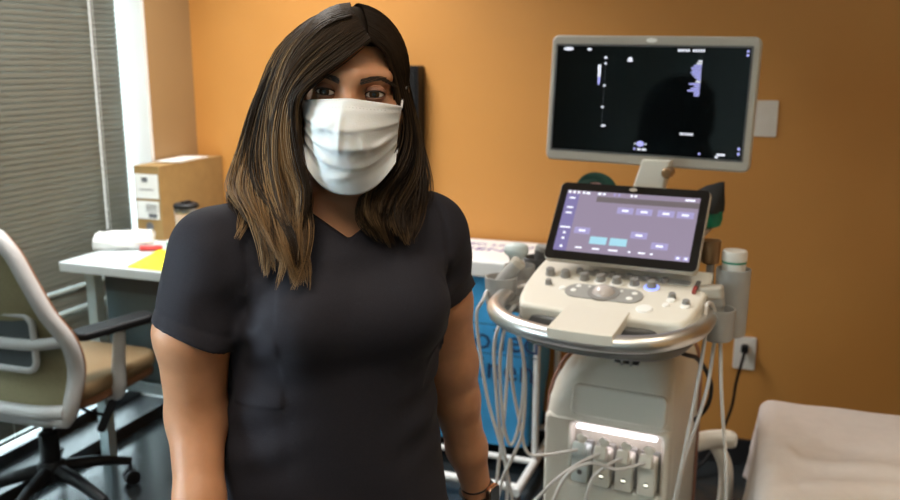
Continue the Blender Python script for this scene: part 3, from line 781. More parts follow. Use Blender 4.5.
tube('trim', [(0.136, 0.375, 0.16), (0.1375, 0.375, 0.40), (0.137, 0.375, 0.62), (0.133, 0.37, 0.69), (0.122, 0.355, 0.745), (0.095, 0.33, 0.785)], 0.004, M['trimbrown'], us)
# wheeled base
loft_rr('base', [(0.085, -0.21, 0.16, -0.03, 0.60, 0.06), (0.10, -0.225, 0.175, -0.045, 0.615, 0.07), (0.135, -0.22, 0.17, -0.04, 0.61, 0.07), (0.150, -0.205, 0.155, -0.02, 0.59, 0.06)], M['grey'], us)
for sx, sy in ((-0.17, 0.03), (0.12, 0.03), (-0.17, 0.55), (0.12, 0.55)):
    bm = bmesh.new()
    for dx in (-0.018, 0.018): add_lathe(bm, [(0.03, -0.011), (0.05, -0.009), (0.05, 0.009), (0.03, 0.011)], 24, TR((sx + dx, sy, 0.0505), (0, R(90), 0)))
    add_lathe(bm, [(0.016, 0.05), (0.02, 0.085)], 12, TR((sx, sy, 0)))
    from_bm('wheel', bm, M['dgrey'], us)
# rear bumper bracket low on the right
bm = bmesh.new()
add_tube(bm, catmull([(0.10, 0.41, 0.418), (0.14, 0.47, 0.421), (0.19, 0.5, 0.425), (0.228, 0.5, 0.425)], 4), [0.020, 0.024, 0.026, 0.027, 0.027, 0.027, 0.027, 0.027, 0.027, 0.027, 0.026, 0.024, 0.018], 14)
add_tube(bm, catmull([(0.168, 0.5, 0.41), (0.200, 0.5, 0.35), (0.208, 0.5, 0.28), (0.20, 0.51, 0.20), (0.16, 0.52, 0.12)], 6), 0.021, 12)
o = from_bm('rear_bracket', bm, M['cream'], us)
# neck, tray, handle
bm = bmesh.new(); add_prism(bm, rrect(0.11, 0.15, 0.03, 5, -0.01, 0.22), 0.125, TR((0, 0, 0.77)), 0.004)
from_bm('neck', bm, M['grey'], us)
bm = bmesh.new(); add_box(bm, (0.062, 0.03, 0.045), (0.0, 0.092, 0.775), bevel=0.004)
from_bm('neck_lock', bm, M['black'], us); bm = bmesh.new()
for dx in (-0.010, 0.012): add_box(bm, (0.007, 0.008, 0.046), (dx, 0.076, 0.778), bevel=0.002)
from_bm('lock_rail', bm, M['grey'], us)
bm = bmesh.new()
add_prism(bm, catmull([(-0.20, 0.17), (-0.215, -0.02), (-0.175, -0.19), (-0.09, -0.245), (0.02, -0.255), (0.12, -0.235), (0.175, -0.17), (0.19, -0.02), (0.18, 0.17)], 5), 0.026, TR((0, 0, 0.884)), 0.009, 3)
from_bm('under_tray', bm, M['traygrey'], us)
bm = bmesh.new(); add_prism(bm, catmull([(-0.20, 0.22), (-0.225, -0.02), (-0.185, -0.17), (-0.09, -0.215), (0.02, -0.222), (0.12, -0.205), (0.185, -0.15), (0.205, -0.02), (0.19, 0.22)], 5), 0.038, TR((0, 0, 0.908)), 0.008, 3)
from_bm('tray_shell', bm, M['dgrey'], us)
tube('handle', [(-0.205, 0.02, 0.945), (-0.258, -0.01, 0.947), (-0.262, -0.10, 0.945), (-0.235, -0.205, 0.945), (-0.150, -0.284, 0.940), (0.0, -0.308, 0.936), (0.13, -0.284, 0.940), (0.198, -0.200, 0.945), (0.212, -0.09, 0.945), (0.205, 0.0, 0.945), (0.18, 0.03, 0.945)], 0.0195, M['chrome'], us, 14, 8)
# control panel (tilted plate)
PT = R(13.0)
PM = TR((0, -0.205, 0.966), (PT, 0, 0))    # panel frame: x right, y up the slope, z out of the panel
def on_panel(x, y, z=0.0): return PM @ Vector((x, y, z))
outline = catmull([(-0.200, 0.262), (-0.205, 0.20), (-0.203, 0.10), (-0.187, 0.022), (-0.150, 0.002), (0.0, -0.004), (0.150, 0.0), (0.188, 0.02), (0.202, 0.10), (0.204, 0.20), (0.200, 0.262)], 5)
bm = bmesh.new(); add_prism(bm, outline, 0.045, PM @ TR((0, 0, -0.045)), 0.012, 4)
panel = from_bm('control_panel', bm, M['cream'], us)
bm = bmesh.new(); add_prism(bm, catmull([(-0.075, 0.02), (-0.074, -0.03), (-0.074, -0.110), (-0.066, -0.124), (0.0, -0.127), (0.066, -0.124), (0.075, -0.110), (0.074, -0.03), (0.073, 0.02)], 4), 0.024, PM @ TR((-0.002, 0, -0.019), (R(-8), 0, 0)) @ Matrix.Diagonal((0.93, 1, 1, 1)), 0.008, 3)
from_bm('palm_rest', bm, M['cream'], us)
# recessed dark slot with flat keys, knobs, trackball cluster: children of the control panel
bm = bmesh.new(); add_prism(bm, rrect(0.265, 0.022, 0.010, 6, 0.030, 0.186), 0.003, PM, 0.001)
from_bm('key_slot', bm, M['grey'], panel)
def knob(x, y, r, h, m, name='knob'):
    bm = bmesh.new(); add_lathe(bm, [(r * 1.12, 0), (r * 1.12, h * 0.2), (r, h * 0.25), (r * 0.95, h * 0.85), (r * 0.8, h)], 20, PM @ TR((x, y, 0.0)))
    return from_bm(name, bm, m, panel)
for x, y in ((-0.095, 0.186), (-0.055, 0.185), (-0.016, 0.185), (0.024, 0.184), (0.064, 0.184), (0.106, 0.184)): knob(x, y, 0.0085, 0.010, M['knob'])
for i, (x, y) in enumerate(((-0.160, 0.160), (-0.122, 0.158), (-0.074, 0.154), (-0.036, 0.154), (0.003, 0.152), (0.044, 0.152), (0.083, 0.150))):
    k = knob(x, y, 0.0105, 0.017, M['knob'])
    if i == 6:
        bm = bmesh.new(); add_lathe(bm, [(0.0165, 0), (0.0165, 0.0016), (0.012, 0.0022)], 24, PM @ TR((x, y, 0)))
        from_bm('lit_ring', bm, M['bluelit'], panel)
    if i in (3, 4, 5):
        bm = bmesh.new(); add_lathe(bm, [(0.0155, 0), (0.0155, 0.0014), (0.012, 0.002)], 24, PM @ TR((x, y - 0.002, 0)))
        from_bm('key_ring', bm, M['knobcap'], panel)
for x, y, r in ((-0.148, 0.112, 0.0075), (0.137, 0.112, 0.008), (0.172, 0.087, 0.0085)): knob(x, y, r, 0.012, M['knob'])
for x, y, r in ((-0.110, 0.098, 0.008), (0.137, 0.098, 0.0085), (0.132, 0.074, 0.0075), (0.172, 0.079, 0.010), (0.092, 0.046, 0.017)):  # last, widest disc is a glare spot on the panel drawn in white
    o = knob(x, y, r, 0.004, M['knobcap'], 'button')
bm = bmesh.new(); add_prism(bm, rrect(0.178, 0.064, 0.031, 8, -0.012, 0.094), 0.003, PM, 0.001)
pad = from_bm('trackball_pad', bm, M['grey'], panel)
bm = bmesh.new(); add_lathe(bm, [(0.036, 0.0), (0.036, 0.0045), (0.028, 0.005)], 28, PM @ TR((-0.012, 0.094, 0)))
from_bm('trackball_ring', bm, M['knob'], panel)
bm = bmesh.new(); bmesh.ops.create_uvsphere(bm, u_segments=28, v_segments=16, radius=0.028, matrix=PM @ TR((-0.012, 0.094, -0.007)))
o = from_bm('trackball', bm, M['ball'], panel); o['label'] = 'pale pinkish trackball'
for x, y, r in ((-0.075, 0.112, 0.0065), (-0.081, 0.090, 0.007), (0.056, 0.106, 0.0065), (0.050, 0.080, 0.0075), (-0.050, 0.114, 0.0035), (0.026, 0.110, 0.0035), (-0.004, 0.132, 0.006)):
    knob(x, y, r, 0.005, M['knobcap'], 'button')
bm = bmesh.new(); add_prism(bm, rrect(0.010, 0.060, 0.004, 4, 0.178, 0.170), 0.005, PM, 0.002)
sl = from_bm('slider', bm, M['dgrey'], panel)
bm = bmesh.new(); add_prism(bm, rrect(0.009, 0.026, 0.003, 4, 0.178, 0.152), 0.009, PM, 0.002)
from_bm('slider_cap', bm, mat('dull_red_plastic', (0.35, 0.06, 0.05), 0.45, noise=0.05), sl)

# touch panel
TM = TR((-0.001, 0.017, 1.1235), (R(51), 0, 0))
bm = bmesh.new(); add_prism(bm, rrect(0.360, 0.2135, 0.014, 6), 0.018, TM @ TR((0, 0, -0.018)), 0.004)
touch = from_bm('touch_panel', bm, M['bezel'], us)
bm = bmesh.new(); add_prism(bm, rrect(0.3565, 0.2100, 0.0125, 6), 0.002, TM, 0.0008)
from_bm('touch_glass', bm, mat('black_touch_glass', (0.012, 0.010, 0.009), 0.12, noise=0.02), touch)
TW, THH = 0.318, 0.166
bm = bmesh.new()
def ui(fx, fy, fw, fh, mi, lift):
    """rectangle on a display, fractions from the top left corner, centre + size"""
    add_box(bm, (fw * TW, fh * THH, 0.0002), ((fx - 0.5) * TW, (0.5 - fy) * THH, 0.0023 + lift), mi=mi)
ui(0.5, 0.5, 1, 1, 0, 0)
ui(0.05, 0.53, 0.10, 0.94, 2, 0.0002); ui(0.62, 0.125, 0.76, 0.09, 1, 0.0002)
for fx, fy in ((.476, .285), (.616, .285), (.776, .285), (.915, .285), (.187, .655), (.615, .66), (.776, .80)):
    ui(fx, fy, 0.122, 0.105, 3, 0.0003); ui(fx, fy, 0.05, 0.03, 5, 0.0006)
for fx in (.325, .475): ui(fx, .795, 0.128, 0.118, 4, 0.0003)
for fx in (.02, .055, .09, .13): ui(fx, .03, 0.018, 0.04, 5, 0.0006)
for fx, w_ in ((.165, .03), (.255, .025), (.29, .02), (.50, .018), (.53, .02)): ui(fx, .035, w_, 0.035, 5, 0.0006)
for fx in (.37, .405): ui(fx, .035, 0.018, 0.045, 3, 0.0006)
ui(.93, .045, .07, .03, 5, .0006)
for fy, w_ in ((.13, .045), (.29, .05), (.38, .05), (.62, .08)): ui(.05, fy, w_, .025, 5, .0006)
for fy in (.71, .80, .93): ui(.055, fy, .02, .035, 5, .0006)
for fx, w_ in ((.19, .05), (.32, .055), (.45, .07), (.57, .02), (.66, .05), (.73, .02)): ui(fx, .93, w_, .025, 5, .0006)
for fx in (.92, .975): ui(fx, .955, .045, .07, 3, .0004); ui(fx, .955, .02, .03, 5, .0007)
bmesh.ops.transform(bm, matrix=TM, verts=bm.verts[:])
o = from_bm('touch_display', bm, [M['touch_bg'], M['touch_bar'], M['touch_side'], M['touch_btn'], M['touch_cyan'], M['ui_white']], touch, smooth=False)
o['label'] = 'lit violet touch display with button tiles'
bm = bmesh.new(); add_lathe(bm, [(0.006, 0), (0.006, 0.0008)], 20, TM @ TR((0.0, 0.0945, 0.002)), 1.6, 0.8)
from_bm('logo', bm, M['bezel'], touch)
bm = bmesh.new(); add_box(bm, (0.30, 0.10, 0.05), (0.0, 0.085, 1.055), (R(51), 0, 0), bevel=0.01)
from_bm('touch_mount', bm, M['dgrey'], us)

# monitor arm and monitor
bm = bmesh.new()
add_prism(bm, [(-0.055, 0.0), (0.030, 0.0), (0.062, 0.17), (-0.008, 0.17)], 0.045, TR((-0.006, 0.235, 1.085), (R(86), 0, 0)), 0.006, 3)
o = from_bm('monitor_arm', bm, M['cream'], us)
bm = bmesh.new(); add_lathe(bm, [(0.010, 0), (0.013, 0.003), (0.013, 0.042), (0.010, 0.045)], 20, TR((0.052, 0.228, 1.228), (R(90), 0, 0)))
from_bm('arm_joint', bm, M['tanmetal'], o)
box('arm_post', (0.075, 0.075, 0.22), (0.0, 0.20, 1.0), M['grey'], us, bevel=0.012)
MM = TR((-0.022, 0.262, 1.398), (R(90 - 3), R(1.1), 0))
mon = None
bm = bmesh.new(); add_prism(bm, rrect(0.524, 0.325, 0.018, 8), 0.032, MM @ TR((0, 0, -0.032)), 0.007, 3)
mon = from_bm('monitor', bm, M['bezel'], us); mon['label'] = 'large warm grey monitor above the touch panel'
TW, THH = 0.486, 0.268
bm = bmesh.new(); add_prism(bm, rrect(0.496, 0.278, 0.003, 3), 0.0008, MM @ TR((-0.002, 0.0015, 0.0)), 0.0003)
from_bm('screen_edge', bm, M['dgrey'], mon)
bm = bmesh.new()
def el(fx, fy, fw, fh, mi, n=14):
    fx += 0.012 + 0.028 * fy * (1 - fx); fw *= 0.9; fh *= 0.9
    add_lathe(bm, [(0.5, 0.0012), (0.5, 0.0015)], n, TR(((fx - 0.5) * TW, (0.5 - fy) * THH, 0)) @ Matrix.Diagonal((fw * TW, fh * THH, 1, 1)))
    bm.faces.ensure_lookup_table()
    for f in bm.faces[-(n + 2):]: f.material_index = mi
def rc(fx, fy, fw, fh, mi):
    fx = min(fx + 0.012 + 0.028 * fy * (1 - fx), 0.985)
    add_box(bm, (fw * TW, fh * THH, 0.0003), ((fx - 0.5) * TW, (0.5 - fy) * THH, 0.00135), mi=mi)
add_box(bm, (TW, THH, 0.0006), (0, 0, 0.0009))
el(.05, .03, .062, .036, 1); el(.165, .032, .028, .026, 1)
for k in range(10): rc(.635 + k * .0125 + (.012 if k > 4 else 0), .03, .009, .022, 1)
el(.255, .108, .018, .028, 1); el(.255, .162, .014, .022, 1); el(.252, .37, .016, .022, 1); el(.245, .575, .016, .022, 1); el(.253, .752, .03, .022, 1)
for k in range(22): rc(.2545 - k * .0005, .19 + k * .0255, .003, .006, 3)
rc(.222, .20, .016, .05, 1); rc(.222, .255, .014, .07, 1); rc(.221, .315, .011, .06, 2); rc(.220, .35, .007, .03, 2)
el(.386, .115, .026, .035, 1); el(.386, .132, .034, .022, 1)
for k, (x_, w_) in enumerate(((.745, .02), (.742, .026), (.735, .038), (.728, .05), (.730, .046), (.728, .05), (.732, .044), (.738, .032), (.744, .02), (.742, .024), (.725, .055), (.738, .03), (.730, .045), (.722, .06), (.738, .03), (.738, .026))):
    rc(x_, .125 + k * .0205, w_, .0135, 1 if k in (0, 1, 9) else 2)
for k in range(6): rc(.672 + k * .0118, .79, .009, .02, 1)
el(.46, .905, .045, .06, 2); rc(.432, .905, .008, .012, 1); rc(.49, .905, .008, .012, 1)
rc(.43, .955, .01, .02, 2); rc(.455, .957, .018, .018, 1); rc(.482, .957, .022, .018, 1)
el(.775, .965, .014, .022, 2); rc(.885, .962, .04, .018, 1); el(.864, .985, .018, .026, 1)
for fy in (.03, .065): rc(.985, fy, .012, .02, 2)
for fy in (.90, .945): rc(.975, fy, .012, .024, 2)
bmesh.ops.transform(bm, matrix=MM @ TR((-0.002, 0.0015, 0.0002)), verts=bm.verts[:])
o = from_bm('display', bm, [M['screen'], M['ui_white'], M['ui_blue'], M['ui_dim']], mon, smooth=False)
o['label'] = 'black scan screen with small white and violet readouts'
bm = bmesh.new(); add_lathe(bm, [(0.007, 0), (0.007, 0.001)], 20, MM @ TR((0.0, 0.151, 0.0)), 2.0, 0.8)
from_bm('logo', bm, M['knobcap'], mon)
# probe holders
def cup(name, x, y, z0, z1, r, m, label=None):
    bm = bmesh.new(); add_lathe(bm, [(r * 0.80, z0), (r * 0.93, z0 + 0.004), (r, z1 - 0.004), (r * 0.985, z1), (r * 0.90, z1), (r * 0.86, z1 - 0.006), (r * 0.74, z0 + 0.012), (r * 0.2, z0 + 0.010)], 26, TR((x, y, 0)))
    o = from_bm(name, bm, m, us)
    if label: o['label'] = label
    return o
cup('probe_holder', -0.284, -0.055, 0.915, 0.985, 0.040, M['grey'], 'grey probe cup at the left end of the handle')
cup('probe_holder', -0.272, 0.035, 0.925, 0.995, 0.040, M['grey'], 'grey probe cup behind the front left one')
cup('probe_holder', -0.255, 0.125, 0.925, 1.000, 0.038, M['dgrey'], 'dark probe cup beside the touch panel')
cup('probe_holder', 0.2275, -0.03, 0.890, 0.962, 0.0375, M['grey'], 'grey probe cup on the right side')
cup('bottle_holder', 0.2435, 0.050, 0.880, 1.037, 0.0385, M['grey'], 'tall grey cup holding the white bottle')
cup('probe_holder', 0.180, 0.115, 1.030, 1.085, 0.0235, M['tanmetal'], 'copper tan cup behind the touch panel')
bm = bmesh.new()
add_box(bm, (0.06, 0.26, 0.02), (-0.232, 0.04, 0.935), (R(8), 0, 0), bevel=0.006)
from_bm('holder_bracket', bm, M['grey'], us); bm = bmesh.new()
add_box(bm, (0.04, 0.20, 0.05), (0.195, 0.04, 0.925), bevel=0.008)
add_box(bm, (0.016, 0.03, 0.12), (0.182, 0.115, 0.985), bevel=0.004)
from_bm('holder_bracket', bm, M['grey'], us)
bm = bmesh.new(); add_tube(bm, [(-0.232, -0.10, 0.925), (-0.245, -0.12, 0.905), (-0.262, -0.135, 0.893), (-0.272, -0.14, 0.905)], 0.006, 8)
add_tube(bm, [(-0.225, -0.06, 0.925), (-0.232, -0.10, 0.925)], 0.006, 8)
o = from_bm('cable_hook', bm, M['chrome'], us)
box('rear_shelf', (0.36, 0.14, 0.014), (-0.030, 0.27, 1.080), M['grey'], us, bevel=0.004)
tube('keyboard_lead', [(0.10, -0.05, 0.872), (0.157, -0.02, 0.841), (0.172, 0.10, 0.79), (0.19, 0.2, 0.695), (0.165, 0.3, 0.586), (0.104, 0.36, 0.50)], 0.0055, M['black'], us)

# probes: head in a cup, cable looping down, connector plugged into the bay
def probe(label, head, cable, ci):
    t = thing('ultrasound_probe', label, 'ultrasound probe', (MX, MY, 0), MROT, 'ultrasound probes of the scanner')
    head(t)
    tube('cable', cable, 0.0042, M['cable'], t, 10, 10)
    cx = -0.083 + 0.0555 * ci
    bm = bmesh.new()
    add_prism(bm, rrect(0.043, 0.094, 0.007, 4, cx, 0.513), 0.038, TR((0, 0.020, 0), (R(90), 0, 0)), 0.005, 3)
    add_box(bm, (0.032, 0.024, 0.034), (cx, -0.024, 0.560), (R(-18), 0, 0), bevel=0.006, seg=3)
    c = from_bm('connector', bm, M['probew'] if ci == 0 else M['cream'], t)
    bm = bmesh.new(); add_lathe(bm, [(0.008, 0), (0.0095, 0.002), (0.0095, 0.012), (0.007, 0.014)], 18, TR((cx + 0.002, -0.012, 0.586), (R(70), 0, 0)))
    add_box(bm, (0.013, 0.012, 0.030), (cx + 0.008, -0.020, 0.582), (R(-10), R(38), 0), bevel=0.004)
    from_bm('locking_lever', bm, M['cream'], c)
    bm = bmesh.new(); add_lathe(bm, [(0.0066, 0), (0.0066, 0.0012)], 20, TR((cx + 0.001, -0.0175, 0.495), (R(90), 0, 0)))
    from_bm('window', bm, M['dgrey'], c)
    if ci:
        bm = bmesh.new(); add_box(bm, (0.010, 0.001, 0.0048), (cx + 0.001, -0.0192, 0.4955), bevel=0.0004)
        from_bm('lit_mark', bm, M['ledwin'], c)
def head_cylinder(t):
    a, b = (-0.302, -0.062, 0.945), (-0.248, -0.035, 1.018)
    bm = bmesh.new(); add_lathe(bm, [(0.010, -0.005), (0.016, 0.01), (0.0185, 0.045), (0.0185, 0.092), (0.015, 0.101)], 20, along(a, b))
    from_bm('probe_head', bm, M['grey'], t)
    bm = bmesh.new(); add_lathe(bm, [(0.0187, 0.086), (0.0192, 0.088), (0.0192, 0.098), (0.014, 0.104)], 20, along(a, b))
    from_bm('lens', bm, M['bezel'], t)
def head_dome(t):
    Mx = TR((-0.280, 0.034, 0.938), (R(-4), R(-2), 0))
    bm = bmesh.new(); add_lathe(bm, [(0.011, -0.006), (0.014, 0.02), (0.0165, 0.062), (0.0195, 0.076), (0.031, 0.086), (0.0325, 0.092)], 24, Mx, 1.0, 0.66)
    from_bm('probe_head', bm, M['probew'], t)
    bm = bmesh.new(); add_lathe(bm, [(0.0325, 0.092), (0.033, 0.096), (0.029, 0.106), (0.018, 0.112), (0.006, 0.114)], 24, Mx, 1.0, 0.70)
    from_bm('lens', bm, M['probew'], t)
def head_dark(t):
    Mx = TR((-0.255, 0.125, 0.936), (R(8), R(12), 0))
    bm = bmesh.new(); add_lathe(bm, [(0.011, -0.005), (0.014, 0.02), (0.016, 0.05), (0.022, 0.075), (0.022, 0.090)], 22, Mx, 1.0, 0.7)
    from_bm('probe_head', bm, M['dgrey'], t)
    bm = bmesh.new(); add_lathe(bm, [(0.0222, 0.088), (0.0225, 0.092), (0.018, 0.10)], 22, Mx, 1.0, 0.72)
    from_bm('lens', bm, M['grey'], t)
def head_block(t):
    Mx = TR((0.226, -0.032, 0.914), (R(4), R(-8), 0)) @ Matrix.Scale(0.87, 4)
    bm = bmesh.new()
    add_prism(bm, rrect(0.044, 0.026, 0.010, 5), 0.075, Mx, 0.004)
    add_prism(bm, rrect(0.054, 0.030, 0.010, 5), 0.030, Mx @ TR((0, 0, 0.060)), 0.006, 3)
    from_bm('probe_head', bm, M['grey'], t)
    bm = bmesh.new(); add_prism(bm, rrect(0.062, 0.036, 0.012, 5), 0.034, Mx @ TR((-0.004, 0, 0.082)), 0.008, 3)
    from_bm('lens', bm, M['bezel'], t)
probe('pale dome-headed ultrasound probe standing in the left cups', head_dome,
      [(-0.276, 0.036, 0.938), (-0.276, 0.034, 0.915), (-0.268, -0.05, 0.885), (-0.262, -0.12, 0.88), (-0.27, -0.13, 0.821), (-0.263, -0.13, 0.721), (-0.252, -0.13, 0.619), (-0.236, -0.12, 0.513), (-0.244, -0.1, 0.365), (-0.25, -0.10, 0.28), (-0.285, -0.07, 0.40), (-0.262, -0.08, 0.62), (-0.252, -0.08, 0.79), (-0.247, -0.08, 0.834), (-0.242, -0.08, 0.733), (-0.216, -0.085, 0.62), (-0.193, -0.09, 0.554), (-0.149, -0.075, 0.552), (-0.083, -0.036, 0.562)], 0)
probe('grey cylindrical ultrasound probe leaning in the front left cup', head_cylinder,
      [(-0.302, -0.063, 0.942), (-0.308, -0.085, 0.952), (-0.310, -0.105, 0.935), (-0.327, -0.105, 0.898), (-0.322, -0.1, 0.817), (-0.293, -0.11, 0.683), (-0.25, -0.12, 0.563), (-0.221, -0.12, 0.435), (-0.21, -0.1, 0.263), (-0.25, -0.13, 0.16), (-0.30, -0.16, 0.25), (-0.25, -0.15, 0.36), (-0.174, -0.12, 0.433), (-0.115, -0.1, 0.505), (-0.065, -0.07, 0.546), (-0.028, -0.034, 0.562)], 1)
probe('dark ultrasound probe in the rear left cup beside the touch panel', head_dark,
      [(-0.254, 0.124, 0.932), (-0.26, 0.10, 0.918), (-0.262, 0.075, 0.905), (-0.25, -0.03, 0.87), (-0.249, -0.10, 0.884), (-0.258, -0.12, 0.795), (-0.248, -0.12, 0.642), (-0.23, -0.11, 0.576), (-0.208, -0.11, 0.646), (-0.2, -0.11, 0.775), (-0.215, -0.1, 0.845), (-0.232, -0.105, 0.900), (-0.222, -0.11, 0.870), (-0.206, -0.115, 0.837), (-0.194, -0.115, 0.751), (-0.199, -0.115, 0.621), (-0.218, -0.125, 0.556), (-0.246, -0.125, 0.484), (-0.261, -0.12, 0.371), (-0.20, -0.14, 0.24), (-0.10, -0.13, 0.26), (-0.044, -0.10, 0.377), (-0.042, -0.09, 0.463), (-0.030, -0.08, 0.517), (0.002, -0.06, 0.550), (0.028, -0.034, 0.562)], 2)
probe('grey block-headed ultrasound probe in the right side cup', head_block,
      [(0.225, -0.034, 0.914), (0.220, -0.052, 0.968), (0.212, -0.085, 0.985), (0.211, -0.10, 0.964), (0.213, -0.105, 0.903), (0.199, -0.09, 0.77), (0.179, -0.075, 0.617), (0.16, -0.06, 0.477), (0.15, -0.05, 0.30), (0.20, -0.03, 0.20), (0.262, -0.01, 0.30), (0.269, 0.0, 0.466), (0.264, 0.0, 0.579), (0.253, -0.0, 0.664), (0.243, -0.02, 0.78), (0.235, -0.025, 0.882), (0.224, -0.03, 0.882), (0.217, -0.04, 0.783), (0.197, -0.04, 0.682), (0.175, -0.045, 0.586), (0.161, -0.05, 0.468), (0.14, -0.08, 0.30), (0.02, -0.14, 0.24), (-0.12, -0.16, 0.34), (-0.10, -0.11, 0.50), (-0.040, -0.085, 0.556), (0.025, -0.070, 0.548), (0.084, -0.036, 0.562)], 3)

# bottle in its cup; cloth pieces on the rear shelf
def mpos(x, y, z):
    c, s = math.cos(MROT), math.sin(MROT); return (MX + x * c - y * s, MY + x * s + y * c, z)
t = thing('gel_bottle', 'white bottle with a green band in the tall grey cup', 'bottle', mpos(0.2435, 0.050, 0.8925), MROT)
lathe('body', [(0.020, 0), (0.0225, 0.004), (0.0255, 0.13), (0.0265, 0.158)], M['plate'], t, 28)
lathe('band', [(0.0267, 0.158), (0.0271, 0.1585), (0.0271, 0.1625), (0.0267, 0.163)], M['green'], t, 28)
lathe('cap', [(0.0265, 0.163), (0.0278, 0.165), (0.0278, 0.182), (0.0255, 0.187), (0.012, 0.189)], M['plate'], t, 28)
t = thing('coiled_strap', 'dark green coiled strap on edge behind the touch panel', 'strap', mpos(-0.150, 0.285, 1.0872), MROT)
bm = bmesh.new()
for k in range(5):
    rr = 0.056 - 0.0045 * k
    add_tube(bm, [(rr * math.cos(a), -0.012 + 0.003 * math.sin(3 * a + k), 0.062 + rr * math.sin(a)) for a in np.linspace(0, 2 * math.pi, 40, endpoint=False)], 0.0055, 8, closed=True)
from_bm('webbing', bm, mat('dark_green_webbing', (0.010, 0.062, 0.040), 0.6, noise=0.3, nscale=80), t)
bm = bmesh.new(); add_lathe(bm, [(0.010, -0.012), (0.034, -0.010), (0.034, 0.010), (0.010, 0.012)], 24, TR((0, -0.010, 0.062), (R(90), 0, 0)))
o = from_bm('core', bm, mat('pink_white_core', (0.55, 0.28, 0.26), 0.6, noise=0.5, nscale=45), t); o['label'] = 'pink and white core'
t = thing('cloth_pouch', 'black and green cloth pouch sticking out right of the touch panel', 'pouch', mpos(0.138, 0.262, 1.0872), MROT)
bm = bmesh.new(); rings = []
for z, hw, hd, cx in ((0.0, 0.026, 0.018, 0.0), (0.006, 0.038, 0.026, 0.0), (0.025, 0.042, 0.030, 0.001), (0.044, 0.041, 0.029, 0.002)):
    rings.append((z, hw, hd, cx))
def soft_loft(bm, secs, n=28, wob=0.0):
    rs = []
    for j, (z, hw, hd, cx) in enumerate(secs):
        rs.append([bm.verts.new((cx + hw * (1 + wob * math.sin(5 * a + j)) * math.cos(a), hd * (1 + wob * math.sin(4 * a - j)) * math.sin(a), z)) for a in np.linspace(0, 2 * math.pi, n, endpoint=False)])
    for a, b in zip(rs, rs[1:]):
        for i in range(n): bm.faces.new((a[i], a[(i + 1) % n], b[(i + 1) % n], b[i]))
    bm.faces.new(rs[0][::-1]); bm.faces.new(rs[-1])
soft_loft(bm, rings, wob=0.03)
o = from_bm('lower_pocket', bm, mat('green_cloth', (0.0, 0.17, 0.085), 0.5, noise=0.3, nscale=40), t); o['label'] = 'bright green lower pocket'
bm = bmesh.new(); soft_loft(bm, [(0.040, 0.041, 0.030, 0.002), (0.048, 0.042, 0.031, 0.003), (0.070, 0.041, 0.026, 0.004), (0.092, 0.034, 0.016, 0.010), (0.106, 0.022, 0.008, 0.022), (0.118, 0.005, 0.003, 0.038)], wob=0.06)
from_bm('flap', bm, mat('black_cloth', (0.012, 0.013, 0.014), 0.6, noise=0.3, nscale=40), t)

# ------------------------------------------------------------------ the woman
PX0, PY0 = -0.165, 1.21
bx, by, _ = room(PX0, PY0)
person = thing('person', 'woman with long dark hair in charcoal scrubs and a white face mask, facing the viewer', 'person', (bx, by, 0), YAW)
def Lp(p): return np.array([p[0] - PX0, p[1] - PY0, p[2]], float)

